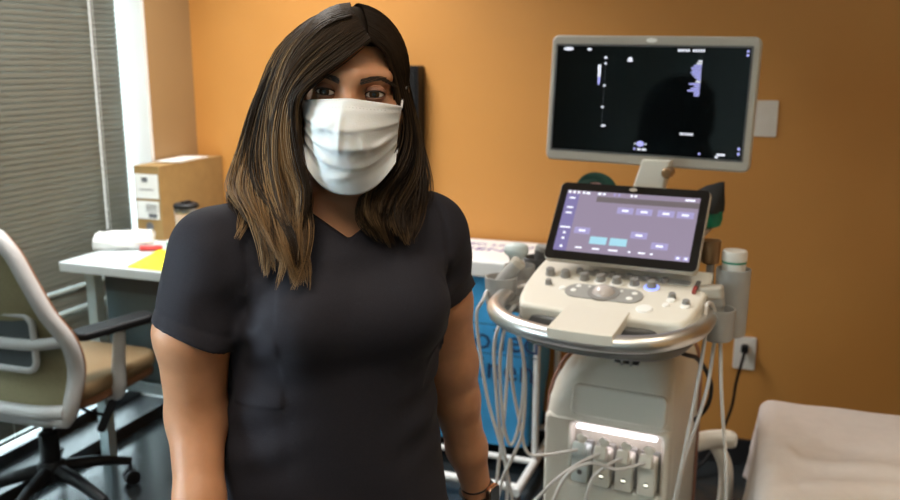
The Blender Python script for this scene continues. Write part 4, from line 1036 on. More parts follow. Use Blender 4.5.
class Field:
    """signed distance field on a grid, built from smoothly blended primitives"""
    def __init__(s, mn, mx, h):
        s.h = h; s.mn = np.array(mn, float)
        s.n = np.ceil((np.array(mx, float) - s.mn) / h).astype(int) + 1
        s.F = np.full(s.n, 0.5, np.float32)
        s.ax = [s.mn[i] + h * np.arange(s.n[i]) for i in range(3)]
    def block(s, lo, hi):
        sl = []
        for i in range(3):
            a = max(0, int((lo[i] - s.mn[i]) / s.h)); b = min(s.n[i], int((hi[i] - s.mn[i]) / s.h) + 2)
            if b <= a: return None, None
            sl.append(slice(a, b))
        g = np.meshgrid(*[s.ax[i][sl[i]] for i in range(3)], indexing='ij', sparse=True)
        return tuple(sl), g
    def blend(s, sl, d, k, mode='add'):
        A = s.F[sl]; d = d.astype(np.float32)
        if mode == 'add':
            h_ = np.maximum(k - np.abs(A - d), 0) / k if k > 0 else 0
            s.F[sl] = np.minimum(A, d) - h_ * h_ * k * 0.25
        else:
            d = -d; h_ = np.maximum(k - np.abs(A - d), 0) / k if k > 0 else 0
            s.F[sl] = np.maximum(A, d) + h_ * h_ * k * 0.25
    def cone(s, a, b, ra, rb, k=0.02, mode='add', sq=None):
        a = np.array(a, float); b = np.array(b, float); r = max(ra, rb) + k + 0.03
        sl, g = s.block(np.minimum(a, b) - r, np.maximum(a, b) + r)
        if sl is None: return
        ba = b - a; L2 = max(ba @ ba, 1e-12)
        t = np.clip(((g[0] - a[0]) * ba[0] + (g[1] - a[1]) * ba[1] + (g[2] - a[2]) * ba[2]) / L2, 0, 1)
        d = np.sqrt((g[0] - a[0] - t * ba[0]) ** 2 + (g[1] - a[1] - t * ba[1]) ** 2 + (g[2] - a[2] - t * ba[2]) ** 2) - (ra + (rb - ra) * t)
        s.blend(sl, d, k, mode)
    def ellipsoid(s, c, r, Rm=None, k=0.02, mode='add'):
        c = np.array(c, float); r = np.array(r, float); e = max(r) + k + 0.03
        sl, g = s.block(c - e, c + e)
        if sl is None: return
        x, y, z = g[0] - c[0], g[1] - c[1], g[2] - c[2]
        if Rm is not None:
            x, y, z = (Rm[0][i] * x + Rm[1][i] * y + Rm[2][i] * z for i in range(3)) if False else tuple(Rm[i][0] * x + Rm[i][1] * y + Rm[i][2] * z for i in range(3))
        k0 = np.sqrt((x / r[0]) ** 2 + (y / r[1]) ** 2 + (z / r[2]) ** 2)
        k1 = np.sqrt((x / r[0] ** 2) ** 2 + (y / r[1] ** 2) ** 2 + (z / r[2] ** 2) ** 2)
        d = k0 * (k0 - 1) / np.maximum(k1, 1e-6)
        s.blend(sl, d, k, mode)
    def torso(s, tab, yaw, k=0.02, mode='add', fold=None):
        """tab rows: z, cx, cy, half width, front depth, back depth"""
        tab = np.array(sorted(tab)); z0, z1 = tab[0, 0], tab[-1, 0]
        m = tab[:, 3].max() + 0.06
        sl, g = s.block((tab[:, 1].min() - m, tab[:, 2].min() - m, z0 - 0.05), (tab[:, 1].max() + m, tab[:, 2].max() + m, z1 + 0.05))
        zz = s.ax[2][sl[2]]
        P_ = [np.interp(zz, tab[:, 0], tab[:, i])[None, None, :] for i in range(1, 6)]
        c, sn = math.cos(yaw), math.sin(yaw)
        X, Y = g[0] - P_[0], g[1] - P_[1]
        u = X * c + Y * sn; v = -X * sn + Y * c          # v > 0 is the back
        b = np.where(v < 0, P_[3], P_[4])
        q = ((np.abs(u) / P_[2]) ** 2.3 + (np.abs(v) / b) ** 2.3) ** (1 / 2.3)
        d = (q - 1) * np.minimum(P_[2], b)
        d = np.maximum(d, np.maximum(z0 - g[2], g[2] - z1))
        if fold is not None: d = d + fold(g, u, v)
        s.blend(sl, d, k, mode)
    def mesh(s):
        F, n, h = s.F, s.n, s.h
        S = F < 0
        nx, ny, nz = n - 1
        acc = np.zeros((nx, ny, nz, 3), np.float32); cnt = np.zeros((nx, ny, nz), np.float32)
        crosses = []
        for ax in range(3):
            a = [slice(None)] * 3; b = [slice(None)] * 3; a[ax] = slice(0, -1); b[ax] = slice(1, None)
            fa, fb = F[tuple(a)], F[tuple(b)]
            cr = S[tuple(a)] != S[tuple(b)]
            idx = np.argwhere(cr)
            t = fa[cr] / (fa[cr] - fb[cr])
            p = idx.astype(np.float32).copy(); p[:, ax] += t
            o = [i for i in range(3) if i != ax]
            for d0 in (0, 1):
                for d1 in (0, 1):
                    c = idx.copy(); c[:, o[0]] -= d0; c[:, o[1]] -= d1
                    ok = np.all((c >= 0) & (c < np.array([nx, ny, nz])), 1)
                    np.add.at(acc, tuple(c[ok].T), p[ok]); np.add.at(cnt, tuple(c[ok].T), 1)
            crosses.append((ax, idx, S[tuple(a)][cr]))
        act = cnt > 0
        vid = np.full(act.shape, -1, np.int64); vid[act] = np.arange(act.sum())
        V = acc[act] / cnt[act][:, None] * h + s.mn
        faces = []
        for ax, idx, ins in crosses:
            o = [(ax + 1) % 3, (ax + 2) % 3]
            q = []
            for d0, d1 in ((0, 0), (1, 0), (1, 1), (0, 1)):
                c = idx.copy(); c[:, o[0]] -= d0; c[:, o[1]] -= d1
                ok = np.all((c >= 0) & (c < np.array([nx, ny, nz])), 1)
                cc = np.clip(c, 0, np.array([nx, ny, nz]) - 1)
                q.append(np.where(ok, vid[tuple(cc.T)], -1))
            q = np.stack(q, 1); good = (q >= 0).all(1)
            q = q[good]; i2 = ins[good]
            q[~i2] = q[~i2][:, ::-1]
            faces.append(q)
        return V, np.concatenate(faces)

# landmarks (horizontal camera frame)
TYAW = R(22)
HC = np.array([-0.1245, 1.195, 1.460]); ROLL = R(3.2)
def hd(x, y, z):
    """head frame (x image right, y back, z up; origin between the ears at eye height)"""
    c, s_ = math.cos(ROLL), math.sin(ROLL)
    return HC + np.array([x * c + z * s_, y, -x * s_ + z * c])
HR = [[math.cos(ROLL), 0, -math.sin(ROLL)], [0, 1, 0], [math.sin(ROLL), 0, math.cos(ROLL)]]
SL, SR = np.array([-0.313, 1.125, 1.257]), np.array([-0.035, 1.262, 1.252])
ARM_L = [SL, (-0.3425, 1.105, 1.147), (-0.349, 1.120, 1.023), (-0.333, 1.060, 0.929), (-0.322, 1.005, 0.815)]
ARM_LR = [0.045, 0.0475, 0.0385, 0.0315, 0.024]
ARM_R = [SR, (-0.0150, 1.285, 1.140), (-0.0010, 1.31, 1.030), (0.0085, 1.325, 0.965), (0.028, 1.355, 0.865), (0.0467, 1.380, 0.775)]
ARM_RR = [0.049, 0.047, 0.043, 0.0375, 0.032, 0.024]
BODY = [(1.315, -.146, 1.225, .075, .055, .060), (1.29, -.150, 1.222, .110, .068, .078), (1.25, -.153, 1.215, .138, .085, .098), (1.20, -.160, 1.21, .148, .100, .105), (1.12, -.170, 1.21, .145, .105, .100),
        (1.03, -.178, 1.212, .143, .104, .094), (.95, -.180, 1.215, .155, .108, .102), (.86, -.180, 1.22, .168, .108, .115), (.77, -.180, 1.225, .168, .098, .118)]
GARM = [(1.315, -.146, 1.225, .085, .062, .066), (1.29, -.150, 1.222, .120, .076, .086), (1.25, -.153, 1.215, .148, .098, .107), (1.20, -.160, 1.21, .157, .113, .114), (1.12, -.170, 1.21, .156, .124, .110),
        (1.03, -.178, 1.212, .156, .122, .106), (.95, -.181, 1.215, .166, .122, .112), (.86, -.181, 1.22, .180, .124, .127), (.735, -.181, 1.225, .186, .124, .132)]
ct, st = math.cos(TYAW), math.sin(TYAW)
def tor(u, v, z):
    """torso frame -> camera frame (u image right, v front)"""
    cx = np.interp(z, [.86, 1.03, 1.2, 1.3], [-.18, -.178, -.16, -.15])
    return np.array([cx + u * ct + v * st, 1.212 + u * st - v * ct, z])

def build_body():
    f = Field((-0.45, 0.90, -0.01), (0.16, 1.52, 1.60), 0.0034)
    # torso, bust, shoulders
    f.torso(BODY, TYAW, 0.02)
    for u in (-0.068, 0.068): f.ellipsoid(tor(u, 0.075, 1.168), (0.066, 0.060, 0.062), None, 0.03)
    nb = np.array([-.146, 1.225, 1.315])
    for S_ in (SL, SR):
        f.cone(nb, S_, 0.039, 0.042, 0.05); f.cone(S_ + np.array([0, 0, -0.02]), tor(0, 0, 1.22), 0.044, 0.07, 0.04)
    f.cone((-.146, 1.228, 1.29), hd(0, 0.02, -0.07), 0.056, 0.052, 0.03)
    for P_, Q in ((ARM_L, ARM_LR), (ARM_R, ARM_RR)):
        for a, b, ra, rb in zip(P_, P_[1:], Q, Q[1:]): f.cone(a, b, ra, rb, 0.018)
    # pelvis and legs
    for s_ in (-1, 1):
        hip = tor(s_ * 0.085, 0.0, 0.80); kn = tor(s_ * 0.090, 0.015, 0.44); an = tor(s_ * 0.095, -0.02, 0.085)
        f.cone(hip, kn, 0.088, 0.056, 0.03); f.cone(kn, tor(s_ * .092, -0.02, 0.32), 0.054, 0.055, 0.02); f.cone(tor(s_ * .092, -0.02, 0.32), an, 0.055, 0.036, 0.02)
        f.cone(an, tor(s_ * 0.10, 0.12, 0.035), 0.036, 0.028, 0.02)
    # hands: palm, four unequal bent fingers, thumb
    for wr, el, sx in ((np.array(ARM_L[-1]), np.array(ARM_L[-2]), 1), (np.array(ARM_R[-1]), np.array(ARM_R[-2]), -1)):
        d = wr - el; d = d / np.linalg.norm(d); d = d * 0.55 + np.array([0, 0, -1]) * 0.45; d /= np.linalg.norm(d)
        side = np.cross(d, [1.0, 0, 0]); side /= np.linalg.norm(side)       # across the knuckles (front to back)
        if side[1] > 0: side = -side                                        # towards the thumb (forward)
        inn = np.array([sx * 1.0, 0, 0]); inn -= d * (inn @ d); inn /= np.linalg.norm(inn)
        f.cone(wr, wr + d * 0.03, 0.024, 0.024, 0.012)
        for q in (-0.024, -0.008, 0.008, 0.024): f.cone(wr + d * 0.02 + side * q * 0.6, wr + d * 0.085 + side * q, 0.0135, 0.0115, 0.012)
        for q, ln in ((0.027, 0.066), (0.009, 0.075), (-0.009, 0.069), (-0.026, 0.054)):
            k0 = wr + d * 0.085 + side * q; k1 = k0 + (d * 0.95 + inn * 0.25) * ln * 0.45; k2 = k1 + (d * 0.75 + inn * 0.65) * ln * 0.32; k3 = k2 + (d * 0.5 + inn * 0.85) * ln * 0.23
            f.cone(k0, k1, 0.0098, 0.0088, 0.004); f.cone(k1, k2, 0.0088, 0.0080, 0.004); f.cone(k2, k3, 0.0080, 0.0068, 0.004)
        t0 = wr + d * 0.025 + side * 0.020; t1 = t0 + (d * 0.6 + side * 0.7 + inn * 0.3) * 0.040; t2 = t1 + (d * 0.85 + side * 0.25 + inn * 0.35) * 0.030; t3 = t2 + (d * 0.9 + inn * 0.4) * 0.022
        f.cone(t0, t1, 0.0145, 0.0115, 0.008); f.cone(t1, t2, 0.0112, 0.0098, 0.004); f.cone(t2, t3, 0.0098, 0.0080, 0.004)
    # head
    f.ellipsoid(hd(-0.009, 0.004, 0.025), (0.0685, 0.095, 0.080), HR, 0.02)
    f.ellipsoid(hd(0, -0.035, -0.050), (0.0595, 0.055, 0.074), HR, 0.03)
    for s_ in (-1, 1):
        f.ellipsoid(hd(s_ * 0.041, -0.052, -0.028), (0.023, 0.022, 0.020), HR, 0.022)
        f.cone(hd(s_ * 0.052, -0.008, -0.072), hd(s_ * 0.012, -0.078, -0.113), 0.019, 0.016, 0.025)
        f.cone(hd(s_ * 0.010, -0.0885, 0.020), hd(s_ * 0.041, -0.070, 0.021), 0.011, 0.010, 0.016)
        f.ellipsoid(hd(-0.007 + s_ * 0.069, 0.01, -0.012), (0.008, 0.018, 0.030), HR, 0.008)
    f.cone(hd(0, -0.087, 0.006), hd(0, -0.107, -0.040), 0.0085, 0.0115, 0.012)
    for s_ in (-1, 1): f.ellipsoid(hd(s_ * 0.013, -0.101, -0.046), (0.009, 0.010, 0.008), HR, 0.008)
    f.ellipsoid(hd(0, -0.088, -0.078), (0.022, 0.010, 0.010), HR, 0.008)
    for s_ in (-1, 1):
        f.ellipsoid(hd(-0.0008 + s_ * 0.0313, -0.103, 0.000), (0.0175, 0.0185, 0.0115), HR, 0.009, 'sub')
    V, Fc = f.mesh()
    V[:, 0] -= PX0; V[:, 1] -= PY0
    return from_np('body', V, Fc, M['skin'], person)
body = build_body(); body['label'] = 'skin of face, neck and bare arms'

def build_scrub_top():
    f = Field((-0.45, 0.98, 0.70), (0.10, 1.42, 1.40), 0.0030)
    def fold(g, u, v):
        z = g[2]
        a = 0.0014 * np.sin(42 * u + 9 * z + 2.0 * np.sin(14 * z)) * np.clip((1.08 - z) / 0.15, 0, 1)
        # pull folds running from the armpits towards the bust, and soft drape below it
        a += 0.0042 * np.sin(120 * (z + 0.55 * np.abs(u)) + 3 * np.sin(25 * u)) * np.exp(-((np.abs(u) - 0.125) / 0.045) ** 2) * np.exp(-((z - 1.19) / 0.06) ** 2)
        a += 0.0024 * np.sin(95 * (z - 0.35 * u) + 2) * np.exp(-((np.abs(u) - 0.12) / 0.05) ** 2) * np.exp(-((z - 1.00) / 0.07) ** 2)
        # two shaped front seams
        for s_ in (-1, 1):
            line = s_ * (0.105 - 0.02 * np.cos((z - 1.0) * 9))
            a += 0.0008 * np.exp(-((u - line) / 0.009) ** 2) * (v < 0)
        return a
    f.torso(GARM, TYAW, 0.02, fold=fold)
    for u in (-0.068, 0.068): f.ellipsoid(tor(u, 0.080, 1.165), (0.070, 0.065, 0.066), None, 0.035)
    f.ellipsoid(tor(0, 0.09, 1.16), (0.06, 0.045, 0.05), None, 0.03)
    nb = np.array([-.146, 1.225, 1.315])
    for S_ in (SL, SR):
        f.cone(nb, S_, 0.045, 0.048 if S_[0] < -0.2 else 0.052, 0.05); f.cone(S_ + np.array([0, 0, -0.02]), tor(0, 0, 1.22), 0.050, 0.078, 0.04)
    # sleeves
    hems = []
    for S_, E_, r0, r1, out in ((SL, np.array([-0.3435, 1.104, 1.142]), 0.0510, 0.0585, (-0.30, -0.10, 0)), (SR, np.array([-0.0135, 1.286, 1.140]), 0.0555, 0.0565, (0.15, 0.0, 0))):
        d = (E_ - S_); L = np.linalg.norm(d); d /= L
        f.cone(S_, E_ + d * 0.02, r0, r1, 0.016)
        hems.append((S_, E_, d, r1))
    for (S_, E_, d, r1), tilt in zip(hems, ((-0.25, 0.0, 0), (0.55, -0.2, 0))):
        n = d + np.array(tilt) * 0.5; n /= np.linalg.norm(n)
        lo, hi = E_ - 0.10, E_ + 0.10
        sl, g = f.block(lo, hi)
        pl = (g[0] - E_[0]) * n[0] + (g[1] - E_[1]) * n[1] + (g[2] - E_[2]) * n[2]
        # keep the plane cut on the sleeve: near its axis only
        ax = (g[0] - E_[0]) * d[0] + (g[1] - E_[1]) * d[1] + (g[2] - E_[2]) * d[2]
        rr = np.sqrt((g[0] - E_[0] - ax * d[0]) ** 2 + (g[1] - E_[1] - ax * d[1]) ** 2 + (g[2] - E_[2] - ax * d[2]) ** 2)
        cx = np.interp(E_[2], [.86, 1.03, 1.2], [-.18, -.178, -.16])
        cut = np.where(rr < r1 + 0.014, pl, -0.05)
        u = (g[0] - cx) * ct + (g[1] - 1.212) * st
        inner = np.abs(u) < 0.157
        cut = np.where(inner & (np.abs(u) < 0.157), -0.05, cut)
        f.F[sl] = np.maximum(f.F[sl], cut.astype(np.float32))
        # hollow end and a stitched hem band
        f.cone(E_ - d * 0.03, E_ + d * 0.03, r1 - 0.006, r1 - 0.004, 0.002, 'sub') if False else None
        band = 0.0016 * np.exp(-((pl + 0.022) / 0.003) ** 2)
        f.F[sl] += np.where((rr < r1 + 0.02) & (rr > r1 - 0.02) & ~inner, band, 0).astype(np.float32)
    # creases on the sleeves and the armhole seams
    for S_, E_, d, r1 in hems:
        sl, g = f.block(np.minimum(S_, E_) - 0.09, np.maximum(S_, E_) + 0.09)
        ax = (g[0] - S_[0]) * d[0] + (g[1] - S_[1]) * d[1] + (g[2] - S_[2]) * d[2]
        u = (g[0] + 0.16) * ct + (g[1] - 1.212) * st
        wv = 0.0022 * np.sin(70 * ax + 30 * g[0] + 40 * g[1]) * np.clip(ax / 0.05, 0, 1) + 0.0025 * np.exp(-((np.abs(u) - 0.142 + 0.25 * (g[2] - 1.2) ** 2) / 0.0045) ** 2) * (g[2] > 1.16)
        f.F[sl] += wv.astype(np.float32)
    # V neck and collar opening
    vz = tor(0, 0.1, 1.268)
    sl, g = f.block((-0.30, 1.0, 1.20), (0.02, 1.42, 1.40))
    X = g[0] + 0.1345
    w = (g[2] - 1.268) - 0.70 * np.abs(X)
    front = 1.235 - g[1]
    ne = 0.072 - np.sqrt((g[0] + 0.143) ** 2 + ((g[1] - 1.232) * 0.95) ** 2)
    cutd = np.maximum(np.minimum(np.minimum(w * 0.8, front), 0.092 - np.abs(X)), np.minimum(ne, g[2] - 1.285))
    f.F[sl] = np.maximum(f.F[sl], cutd.astype(np.float32))
    # collar band: slightly raised along the V
    V, Fc = f.mesh()
    V[:, 0] -= PX0; V[:, 1] -= PY0
    o = from_np('scrub_top', V, Fc, M['scrub'], person)
    sm = o.modifiers.new('soften', 'SMOOTH'); sm.factor = 0.5; sm.iterations = 5
    o['label'] = 'charcoal short-sleeved V-neck scrub top'
build_scrub_top()

def build_trousers():
    f = Field((-0.45, 0.98, 0.04), (0.10, 1.46, 0.92), 0.006)
    f.torso([(.90, -.180, 1.22, .168, .112, .118), (.82, -.180, 1.222, .178, .110, .125), (.74, -.180, 1.225, .176, .104, .122)], TYAW, 0.02)
    for s_ in (-1, 1):
        hip = tor(s_ * 0.085, 0.0, 0.78); kn = tor(s_ * 0.092, 0.012, 0.44); an = tor(s_ * 0.097, -0.01, 0.07)
        f.cone(hip, kn, 0.096, 0.078, 0.03); f.cone(kn, an, 0.078, 0.080, 0.02)
    sl, g = f.block((-1, 0, 0), (1, 2, 0.075)); f.F[sl] = np.maximum(f.F[sl], (0.06 - g[2] + 0 * g[0] + 0 * g[1]).astype(np.float32))
    V, Fc = f.mesh(); V[:, 0] -= PX0; V[:, 1] -= PY0
    from_np('scrub_trousers', V, Fc, M['scrub'], person)
    for s_ in (-1, 1):
        f = Field(tor(s_ * .1, .04, .05) - np.array([.12, .2, .06]), tor(s_ * .1, .04, .05) + np.array([.12, .2, .1]), 0.004)
        f.cone(tor(s_ * .10, -0.04, 0.042), tor(s_ * .104, 0.135, 0.034), 0.042, 0.034, 0.02); f.cone(tor(s_ * .10, -0.03, 0.05), tor(s_ * .10, -0.02, 0.09), 0.043, 0.045, 0.02)
        sl, g = f.block((-1, 0, -1), (1, 2, 0.05)); f.F[sl] = np.maximum(f.F[sl], (0.001 - g[2] + 0 * g[0] + 0 * g[1]).astype(np.float32))
        V, Fc = f.mesh(); V[:, 0] -= PX0; V[:, 1] -= PY0
        from_np('shoe', V, Fc, M['shoe'], person)
build_trousers()

# eyes, lids, lashes, brows
def eyes():
    for s_ in (-1, 1):
        c = hd(-0.0008 + s_ * 0.0310, -0.0800, 0.0)
        bm = bmesh.new(); bmesh.ops.create_uvsphere(bm, u_segments=32, v_segments=20, radius=0.0122)
        e = from_bm('eye', bm, M['eye'], person); e.location = Lp(c); e.rotation_euler = (R(1), 0, R(-6 if s_ < 0 else -2))
        for up in (1, -1):
            bm = bmesh.new(); rows = []
            for i in range(25):
                az = R(-72 + 144 * i / 24); q = math.cos(az * 90 / 72 if abs(az) < R(72) else R(90))
                tilt = R(3) * math.sin(az) * s_
                edge = (R(-3) + R(22) * max(0, q) ** 0.75 + tilt) if up > 0 else (R(-3) - R(15) * max(0, q) ** 0.8 + tilt)
                end = R(62) if up > 0 else R(-58); row = []
                for j in range(9):
                    el_ = edge + (end - edge) * j / 8
                    rr = 0.0132 + 0.0006 * (1 if j == 1 else 0) + (0.0010 * math.exp(-((j - 4) / 1.4) ** 2) if up > 0 else 0.0004)
                    if j == 0: rr = 0.0123
                    row.append(bm.verts.new((rr * math.sin(az) * math.cos(el_), -rr * math.cos(az) * math.cos(el_), rr * math.sin(el_))))
                rows.append(row)
            for a, b in zip(rows, rows[1:]):
                for j in range(8): bm.faces.new((a[j], b[j], b[j + 1], a[j + 1]))
            lid = from_bm('eyelid', bm, M['lid_skin'], person, angle=180); lid.location = Lp(c); lid.rotation_euler = (0, ROLL, 0)
            bm = bmesh.new()
            pts = [Vector(r_[0].co) if False else None for r_ in []]
            ln = []
            for i in range(25):
                az = R(-70 + 140 * i / 24); q = math.cos(az * 90 / 72); tilt = R(3) * math.sin(az) * s_
                el_ = (R(-3) + R(22) * max(0, q) ** 0.75 + tilt) if up > 0 else (R(-3) - R(15) * max(0, q) ** 0.8 + tilt)
                rr = 0.0132; ln.append((rr * math.sin(az) * math.cos(el_), -rr * math.cos(az) * math.cos(el_), rr * math.sin(el_)))
            r_l = (0.00095 if up > 0 else 0.00035)
            add_tube(bm, ln, r_l, 6)
            for i in range(2, 25, 1):
                p = Vector(ln[i]); o_ = Vector((p.x * 0.9, p.y * 0.5, 0.004 * up)).normalized()
                dd = (Vector((p.x, p.y, 0)).normalized() * 0.7 + Vector((0, 0, 0.7 * up)) + Vector((s_ * 0.25, 0, 0))).normalized()
                l_ = 0.0052 if up > 0 else 0.0024
                add_tube(bm, [p, p + dd * l_ * 0.5, p + dd * l_ + Vector((0, 0, 0.0012 * up))], [0.00032, 0.00024, 0.00006], 4)
            la = from_bm('eyelash', bm, M['brow'], person); la.location = Lp(c); la.rotation_euler = (0, ROLL, 0)
    # brows: many short hairs following the ridge
    for s_ in (-1, 1):
        bm = bmesh.new(); r_ = random.Random(3 + s_)
        for i in range(260):
            u = r_.random(); w = (0.0036 * (1 - 0.75 * u ** 1.5)) * (r_.random() * 2 - 1)
            x = 0.0125 + 0.039 * u; z = 0.0138 + 0.0062 * math.sin(min(1, u * 1.5) * 1.57) - 0.0085 * max(0, u - 0.62) / 0.38 + w
            y = -0.0998 + 0.0055 * (x / 0.03) ** 2 + 0.006 * max(0, (x - 0.03) / 0.02) ** 2 - 0.0012
            a = hd(s_ * x, y, z); dx = 0.006 * (0.8 + 0.4 * r_.random())
            b = hd(s_ * (x + dx), y + 0.0022 * (x / 0.03) + 0.0008, z + 0.0022 * (1 - 1.6 * u) + 0.0006 * r_.random())
            add_tube(bm, [Lp(a), Lp((a + b) / 2) + np.array([0, -0.0005, 0.0002]), Lp(b)], [0.00042, 0.0004, 0.0001], 4)
        from_bm('eyebrow', bm, M['brow'], person)
eyes()

# face mask
def face_mask():
    N1, N2 = 61, 49; S_ = np.linspace(-1, 1, N1); Q = np.linspace(0, 1, N2)
    s_, q = np.meshgrid(S_, Q, indexing='ij')
    a = np.abs(s_)
    top = -0.0075 - 0.006 * a ** 2 + 0.0015 * np.exp(-(s_ / 0.25) ** 2)
    bot = -0.084 - 0.043 * (1 - a ** 2.5)
    z = top + (bot - top) * q
    hw = 0.0640 - 0.004 * q - 0.002 * np.sin(q * math.pi)
    x = s_ * hw
    yc = np.interp(q, [0, 0.12, 0.32, 0.5, 0.7, 0.88, 1.0], [-0.1065, -0.1190, -0.1330, -0.1310, -0.1200, -0.1100, -0.1015])
    edge = np.interp(q, [0, 0.4, 0.8, 1.0], [-0.074, -0.068, -0.068, -0.086])
    y = yc + (edge - yc) * a ** np.interp(q, [0, .3, 1], [1.9, 1.9, 2.2])
    # pleats: three stepped folds, and diagonal strain creases
    for qc, amp in ((0.30, 0.0040), (0.50, 0.0045), (0.68, 0.0038)):
        qq = qc + 0.05 * (1 - a) * (0.6 if qc > 0.4 else 0.2) + 0.012 * np.sin(4 * s_ + qc * 9)
        dq = q - qq
        y = y - amp * np.where(dq < 0, np.exp(-(dq / 0.07) ** 2), np.exp(-(dq / 0.012) ** 2)) * (0.45 + 0.55 * a)
    def crease(x0, q0, x1, q1, w, amp):
        nonlocal y
        dx_, dq_ = x1 - x0, q1 - q0; L2 = dx_ * dx_ + dq_ * dq_
        t = np.clip(((s_ - x0) * dx_ + (q - q0) * dq_) / L2, 0, 1)
        d2 = (s_ - x0 - t * dx_) ** 2 + ((q - q0 - t * dq_) * 1.0) ** 2
        y = y - amp * np.exp(-d2 / w ** 2) * np.sin(np.pi * np.clip(t, 0.03, 0.97))
    crease(-0.95, 0.42, -0.05, 0.18, 0.05, 0.0055); crease(-0.8, 0.55, -0.25, 0.72, 0.045, 0.0045); crease(-0.1, 0.05, -0.15, 0.6, 0.06, 0.0045)
    crease(0.25, 0.35, 0.45, 0.6, 0.05, 0.003); crease(0.5, 0.55, 0.95, 0.45, 0.05, 0.004); crease(-0.5, 0.85, 0.2, 0.78, 0.04, 0.003); crease(-0.6, 0.2, -0.3, 0.45, 0.05, -0.003)
    y = y - 0.0008 * np.sin(60 * q) * np.exp(-((q - 0.06) / 0.04) ** 2)
    c, sn = math.cos(ROLL), math.sin(ROLL)
    V = np.stack([HC[0] + x * c + z * sn - PX0, HC[1] + y - PY0, HC[2] - x * sn + z * c], -1).reshape(-1, 3)
    idx = np.arange(N1 * N2).reshape(N1, N2)
    F_ = np.stack([idx[:-1, :-1], idx[1:, :-1], idx[1:, 1:], idx[:-1, 1:]], -1).reshape(-1, 4)[:, ::-1]
    o = from_np('face_mask', V, F_, M['maskw'], person)
    m = o.modifiers.new('thickness', 'SOLIDIFY'); m.thickness = 0.0010; m.offset = 0
    o['label'] = 'white pleated face mask'
    bm = bmesh.new()
    for i in range(46):
        if i % 2: continue
        sx = -0.75 + 1.5 * i / 45; k = int((sx + 1) / 2 * (N1 - 1)); p = V.reshape(N1, N2, 3)[k, 4]
        add_box(bm, (0.0014, 0.0005, 0.0005), (p[0], p[1] - 0.0007, p[2]))
    from_bm('stitch_line', bm, mat('grey_stitch', (0.55, 0.55, 0.56), 0.8, noise=0.02), o)
    G = V.reshape(N1, N2, 3)
    for e, s1 in ((0, -1), (N1 - 1, 1)):
        pts = [G[e, 2], Lp(hd(s1 * 0.064, -0.045, 0.000)), Lp(hd(-0.006 + s1 * 0.0725, 0.010, 0.012)), Lp(hd(-0.006 + s1 * 0.0735, 0.022, -0.010)), Lp(hd(s1 * 0.066, -0.010, -0.050)), G[e, N2 - 8]]
        tube('ear_loop', pts, 0.0014, M['maskw'], o, 6, 6)
face_mask()

# wrist: hair tie and watch
wp = np.array([0.0440, 1.3760, 0.788]); wd = np.array(ARM_R[-1]) - np.array(ARM_R[-2]); wd /= np.linalg.norm(wd)
def ring(name, c, d, r, tr_, m, n=10, flat=1.0):
    q = Vector(d).to_track_quat('Z', 'Y').to_matrix().to_4x4(); Mx = Matrix.Translation(Lp(c)) @ q
    bm = bmesh.new(); add_tube(bm, [(r * math.cos(a), r * math.sin(a), 0) for a in np.linspace(0, 2 * math.pi, 40, endpoint=False)], tr_, n, closed=True, flat=flat)
    bmesh.ops.transform(bm, matrix=Mx, verts=bm.verts[:])
    return from_bm(name, bm, m, person)
ring('hair_tie', wp + wd * -0.002, wd, 0.0258, 0.0016, M['black'])
w0 = ring('watch', wp + wd * 0.016, wd, 0.0255, 0.0022, M['black'], 10, 3.5); w0['label'] = 'watch with a black strap'
bm = bmesh.new(); Mx = Matrix.Translation(Lp(wp + wd * 0.014 + np.array([0.022, -0.016, 0]))) @ Vector((0.85, -0.55, 0)).to_track_quat('Z', 'Y').to_matrix().to_4x4()
add_prism(bm, rrect(0.034, 0.038, 0.009, 5), 0.009, Mx, 0.003)
cs = from_bm('watch_case', bm, M['gold'], w0)
bm = bmesh.new(); add_prism(bm, rrect(0.029, 0.033, 0.007, 5), 0.001, Mx @ TR((0, 0, 0.0088)), 0.0004)
from_bm('watch_face', bm, M['screen'], cs)

# ------------------------------------------------------------------ hair
def px(u, v, y):
    """a point of the photograph at horizontal distance y, in the person's frame"""
    xc, yc = (u - 450) / FPX, (250 - v) / FPX
    dy = math.cos(PITCH) + yc * math.sin(PITCH); dz = -math.sin(PITCH) + yc * math.cos(PITCH)
    k = y / dy
    return np.array([xc * k - PX0, y - PY0, CAM_Z + dz * k])

def cat_rows(P_, t):
    """Catmull-Rom through rows of P_ (n, 3) at parameters t in [0, 1]"""
    n = len(P_); E_ = np.vstack([2 * P_[0] - P_[1], P_, 2 * P_[-1] - P_[-2]])
    f = np.clip(t, 0, 0.99999) * (n - 1); i = f.astype(int); u = (f - i)[:, None]
    a, b, c, d = E_[i], E_[i + 1], E_[i + 2], E_[i + 3]
    return 0.5 * (2 * b + (c - a) * u + (2 * a - 5 * b + 4 * c - d) * u ** 2 + (3 * b - a - 3 * c + d) * u ** 3)

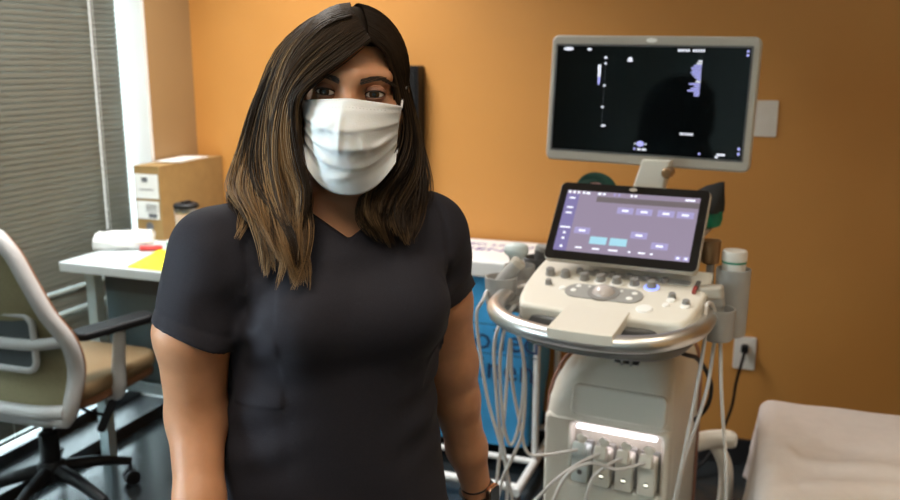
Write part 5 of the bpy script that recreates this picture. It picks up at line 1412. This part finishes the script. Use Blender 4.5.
HV, HF, HT = [], [], []
def push_out(P_, k_=1.0):
    """keep strands outside the skull"""
    H0 = hd(-0.009, 0.006, 0.025); H0 = np.array([H0[0] - PX0, H0[1] - PY0, H0[2]]); r_ = np.array([0.0750, 0.1022, 0.0862]) * k_
    c, s_ = math.cos(ROLL), math.sin(ROLL)
    d = P_ - H0
    l = np.stack([d[:, 0] * c - d[:, 2] * s_, d[:, 1], d[:, 0] * s_ + d[:, 2] * c], 1)
    q = np.sqrt(((l / r_) ** 2).sum(1)); k = np.where(q < 1, 1 / np.maximum(q, 0.3), 1.0)[:, None]
    l = l * (1 + (k - 1) * np.clip((l[:, 2:3] + 0.06) / 0.03, 0, 1))
    return H0 + np.stack([l[:, 0] * c + l[:, 2] * s_, l[:, 1], -l[:, 0] * s_ + l[:, 2] * c], 1)
def add_strands(paths, radii, tones):
    """paths (S, N, 3), radii (S, N), tones (S, N): three-sided tubes"""
    S_, N, _ = paths.shape
    tg = np.gradient(paths, axis=1); tg /= np.linalg.norm(tg, axis=2, keepdims=True) + 1e-9
    ref = np.array([0.31, -0.9, 0.29]); a = np.cross(tg, ref); a /= np.linalg.norm(a, axis=2, keepdims=True) + 1e-9
    b = np.cross(tg, a)
    ring = np.stack([paths + radii[..., None] * (a * math.cos(w) + b * math.sin(w)) for w in (0.3, 0.3 + 2.0944, 0.3 + 4.1888)], 2)
    base = sum(len(x) for x in HV)
    HV.append(ring.reshape(-1, 3)); HT.append(np.repeat(tones.reshape(-1), 3))
    idx = base + np.arange(S_ * N * 3).reshape(S_, N, 3)
    for k in range(3):
        k2 = (k + 1) % 3
        HF.append(np.stack([idx[:, :-1, k], idx[:, :-1, k2], idx[:, 1:, k2], idx[:, 1:, k]], -1).reshape(-1, 4))

def lock(st, n, clumps, rad=0.00085, light=0.5, tip=0.0, cut=(0.82, 1.0), wave=0.004, N=26, root_tone=0.3, clump=0.55):
    """st rows: (A point, B point, thickness); strands spread between the two edge lines"""
    A = np.array([s[0] for s in st]); B = np.array([s[1] for s in st]); T_ = np.array([s[2] for s in st])
    tt = np.linspace(0, 1, N)
    ctr = (A + B) / 2
    tang = np.gradient(ctr, axis=0); side = (B - A)
    nrm = np.cross(tang, side); nrm /= np.linalg.norm(nrm, axis=1, keepdims=True) + 1e-9
    # keep the normals on one side
    for i in range(1, len(nrm)):
        if nrm[i] @ nrm[i - 1] < 0: nrm[i] *= -1
    ca, cb = rng.uniform(-1, 1, clumps), rng.uniform(-1, 1, clumps)
    cl = rng.normal(0, 1, clumps); cend = rng.uniform(*cut, clumps); cph = rng.uniform(0, 6.28, (clumps, 2))
    which = rng.integers(0, clumps, n)
    a0 = rng.uniform(-1, 1, n); b0 = rng.uniform(-1, 1, n)
    a0 = 0.35 * a0 + 0.65 * np.clip(ca[which] + rng.normal(0, 0.12, n), -1, 1); b0 = 0.5 * b0 + 0.5 * cb[which]
    paths = np.zeros((n, N, 3)); tones = np.zeros((n, N)); rad_ = np.zeros((n, N))
    for i in range(n):
        k = which[i]; end = cend[k] * rng.uniform(0.93, 1.0); t = tt * end
        w = clump * t ** 1.3
        a = a0[i] * (1 - w) + ca[k] * w; b = b0[i] * (1 - w) + cb[k] * w
        a = a + 0.03 * np.sin(5 * t + cph[k, 0]) * t
        f = (a[:, None] + 1) / 2
        P_ = cat_rows(A, t) * (1 - f) + cat_rows(B, t) * f
        nn = cat_rows(nrm, t); th = cat_rows(T_[:, None].repeat(3, 1), t)[:, :1]
        P_ = P_ + nn * th * b[:, None]
        wob = wave * t * t
        P_[:, 0] += wob * np.sin(9 * t + cph[k, 0] + 0.3 * a0[i]); P_[:, 1] += wob * 0.6 * np.sin(8 * t + cph[k, 1])
        P_ += rng.normal(0, 0.0004, 3)
        paths[i] = push_out(P_, rng.uniform(1.0, 1.035))
        hl = light * (0.5 + 0.36 * cl[k] + 0.12 * rng.normal())
        tones[i] = np.clip(root_tone * 0.6 + hl * np.clip((t - 0.02) * 2.4, 0, 1) + tip * t ** 2.2 + 0.07 * rng.normal(), 0, 1)
        rad_[i] = rad * np.interp(tt, [0, 0.1, 0.75, 1], [0.8, 1, 0.9, 0.25]) * rng.uniform(0.7, 1.2)
    add_strands(paths, rad_, tones)

# image-left side of the head: from the parting over the side and down in front of the shoulder
lock([(px(352, 16, 1.125), px(348, 9, 1.25), .002), (px(326, 26, 1.115), px(312, 20, 1.26), .004), (px(302, 52, 1.115), px(278, 52, 1.27), .006), (px(292, 84, 1.118), px(259, 100, 1.275), .009),
      (px(298, 118, 1.118), px(245, 140, 1.27), .012), (px(304, 155, 1.115), px(236, 170, 1.22), .014), (px(310, 192, 1.105), px(233, 196, 1.15), .016), (px(309, 226, 1.088), px(248, 222, 1.085), .013),
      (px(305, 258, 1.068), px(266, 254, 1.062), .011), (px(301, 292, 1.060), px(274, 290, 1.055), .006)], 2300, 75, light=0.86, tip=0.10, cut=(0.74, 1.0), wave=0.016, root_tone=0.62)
# loose outer wisps by the image-left shoulder
lock([(px(318, 24, 1.20), px(322, 18, 1.26), .003), (px(272, 74, 1.22), px(266, 84, 1.27), .006), (px(250, 132, 1.215), px(243, 146, 1.25), .008), (px(243, 172, 1.18), px(233, 182, 1.22), .009), (px(252, 200, 1.12), px(233, 200, 1.16), .010), (px(262, 226, 1.085), px(240, 214, 1.12), .010), (px(270, 250, 1.065), px(248, 236, 1.075), .006)], 520, 34, light=0.82, tip=0.14, cut=(0.66, 1.0), wave=0.018, root_tone=0.6)
# fringe swept across the forehead to the image left
lock([(px(371, 40, 1.105), px(352, 13, 1.15), .002), (px(349, 58, 1.086), px(326, 26, 1.125), .004), (px(321, 78, 1.086), px(296, 56, 1.118), .006), (px(301, 97, 1.092), px(282, 88, 1.115), .007),
      (px(297, 124, 1.100), px(272, 124, 1.115), .008), (px(301, 160, 1.100), px(272, 160, 1.110), .009), (px(311, 196, 1.095), px(276, 194, 1.100), .010), (px(309, 230, 1.082), px(278, 226, 1.080), .009), (px(304, 264, 1.066), px(280, 262, 1.060), .006)], 1100, 36, light=0.74, tip=0.12, cut=(0.76, 1.0), wave=0.010, root_tone=0.56)
# image-right side
lock([(px(371, 40, 1.105), px(350, 9, 1.25), .002), (px(387, 54, 1.112), px(378, 17, 1.26), .004), (px(396, 82, 1.125), px(400, 58, 1.275), .006), (px(400, 112, 1.130), px(412, 110, 1.285), .010),
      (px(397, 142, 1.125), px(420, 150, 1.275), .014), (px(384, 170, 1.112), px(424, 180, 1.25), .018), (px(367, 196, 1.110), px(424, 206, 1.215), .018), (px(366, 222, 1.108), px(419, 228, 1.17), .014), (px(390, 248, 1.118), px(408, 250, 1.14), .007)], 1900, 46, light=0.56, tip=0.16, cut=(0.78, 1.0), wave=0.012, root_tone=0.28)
# back of the head and behind the neck
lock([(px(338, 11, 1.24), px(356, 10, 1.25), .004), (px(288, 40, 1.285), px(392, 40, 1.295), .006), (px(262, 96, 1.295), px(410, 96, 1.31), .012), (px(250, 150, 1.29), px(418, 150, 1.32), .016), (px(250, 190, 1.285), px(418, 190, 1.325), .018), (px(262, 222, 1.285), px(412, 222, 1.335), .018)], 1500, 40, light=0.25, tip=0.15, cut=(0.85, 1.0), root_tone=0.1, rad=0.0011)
hv = np.concatenate(HV); hf = np.concatenate(HF); ht = np.concatenate(HT)
# scalp cap under the strands
f = Field(HC - np.array([.12, .13, .14]), HC + np.array([.12, .15, .14]), 0.0036)
f.ellipsoid(hd(-0.009, 0.006, 0.025), (0.0735, 0.1010, 0.0845), HR, 0.01)
f.cone(hd(-0.009, 0.05, -0.03), hd(-0.009, 0.055, -0.12), 0.064, 0.058, 0.03)
sl, g = f.block(HC - .2, HC + .2)
c_, s_ = math.cos(ROLL), math.sin(ROLL)
hx = (g[0] - HC[0]) * c_ - (g[2] - HC[2]) * s_; hz = (g[0] - HC[0]) * s_ + (g[2] - HC[2]) * c_; hy = g[1] - HC[1]
face = np.minimum(np.minimum(-0.020 - hy + 0 * hx, 0.060 - 0.9 * np.abs(hx + 0.002) + 0 * hy - 0.35 * np.maximum(hz, 0)), 0.058 - hz + 0 * hy + 0 * hx)
f.F[sl] = np.maximum(f.F[sl], face.astype(np.float32))
cv, cf = f.mesh(); cv[:, 0] -= PX0; cv[:, 1] -= PY0
allv = np.concatenate([hv, cv]); allf = np.concatenate([hf, cf + len(hv)])
hair = from_np('hair', allv, allf, M['hair'], person)
at = hair.data.attributes.new('hair_tone', 'FLOAT', 'POINT')
at.data.foreach_set('value', np.concatenate([ht, np.full(len(cv), 0.05)]).astype(np.float32))
hair['label'] = 'long dark brown hair with lighter ends'
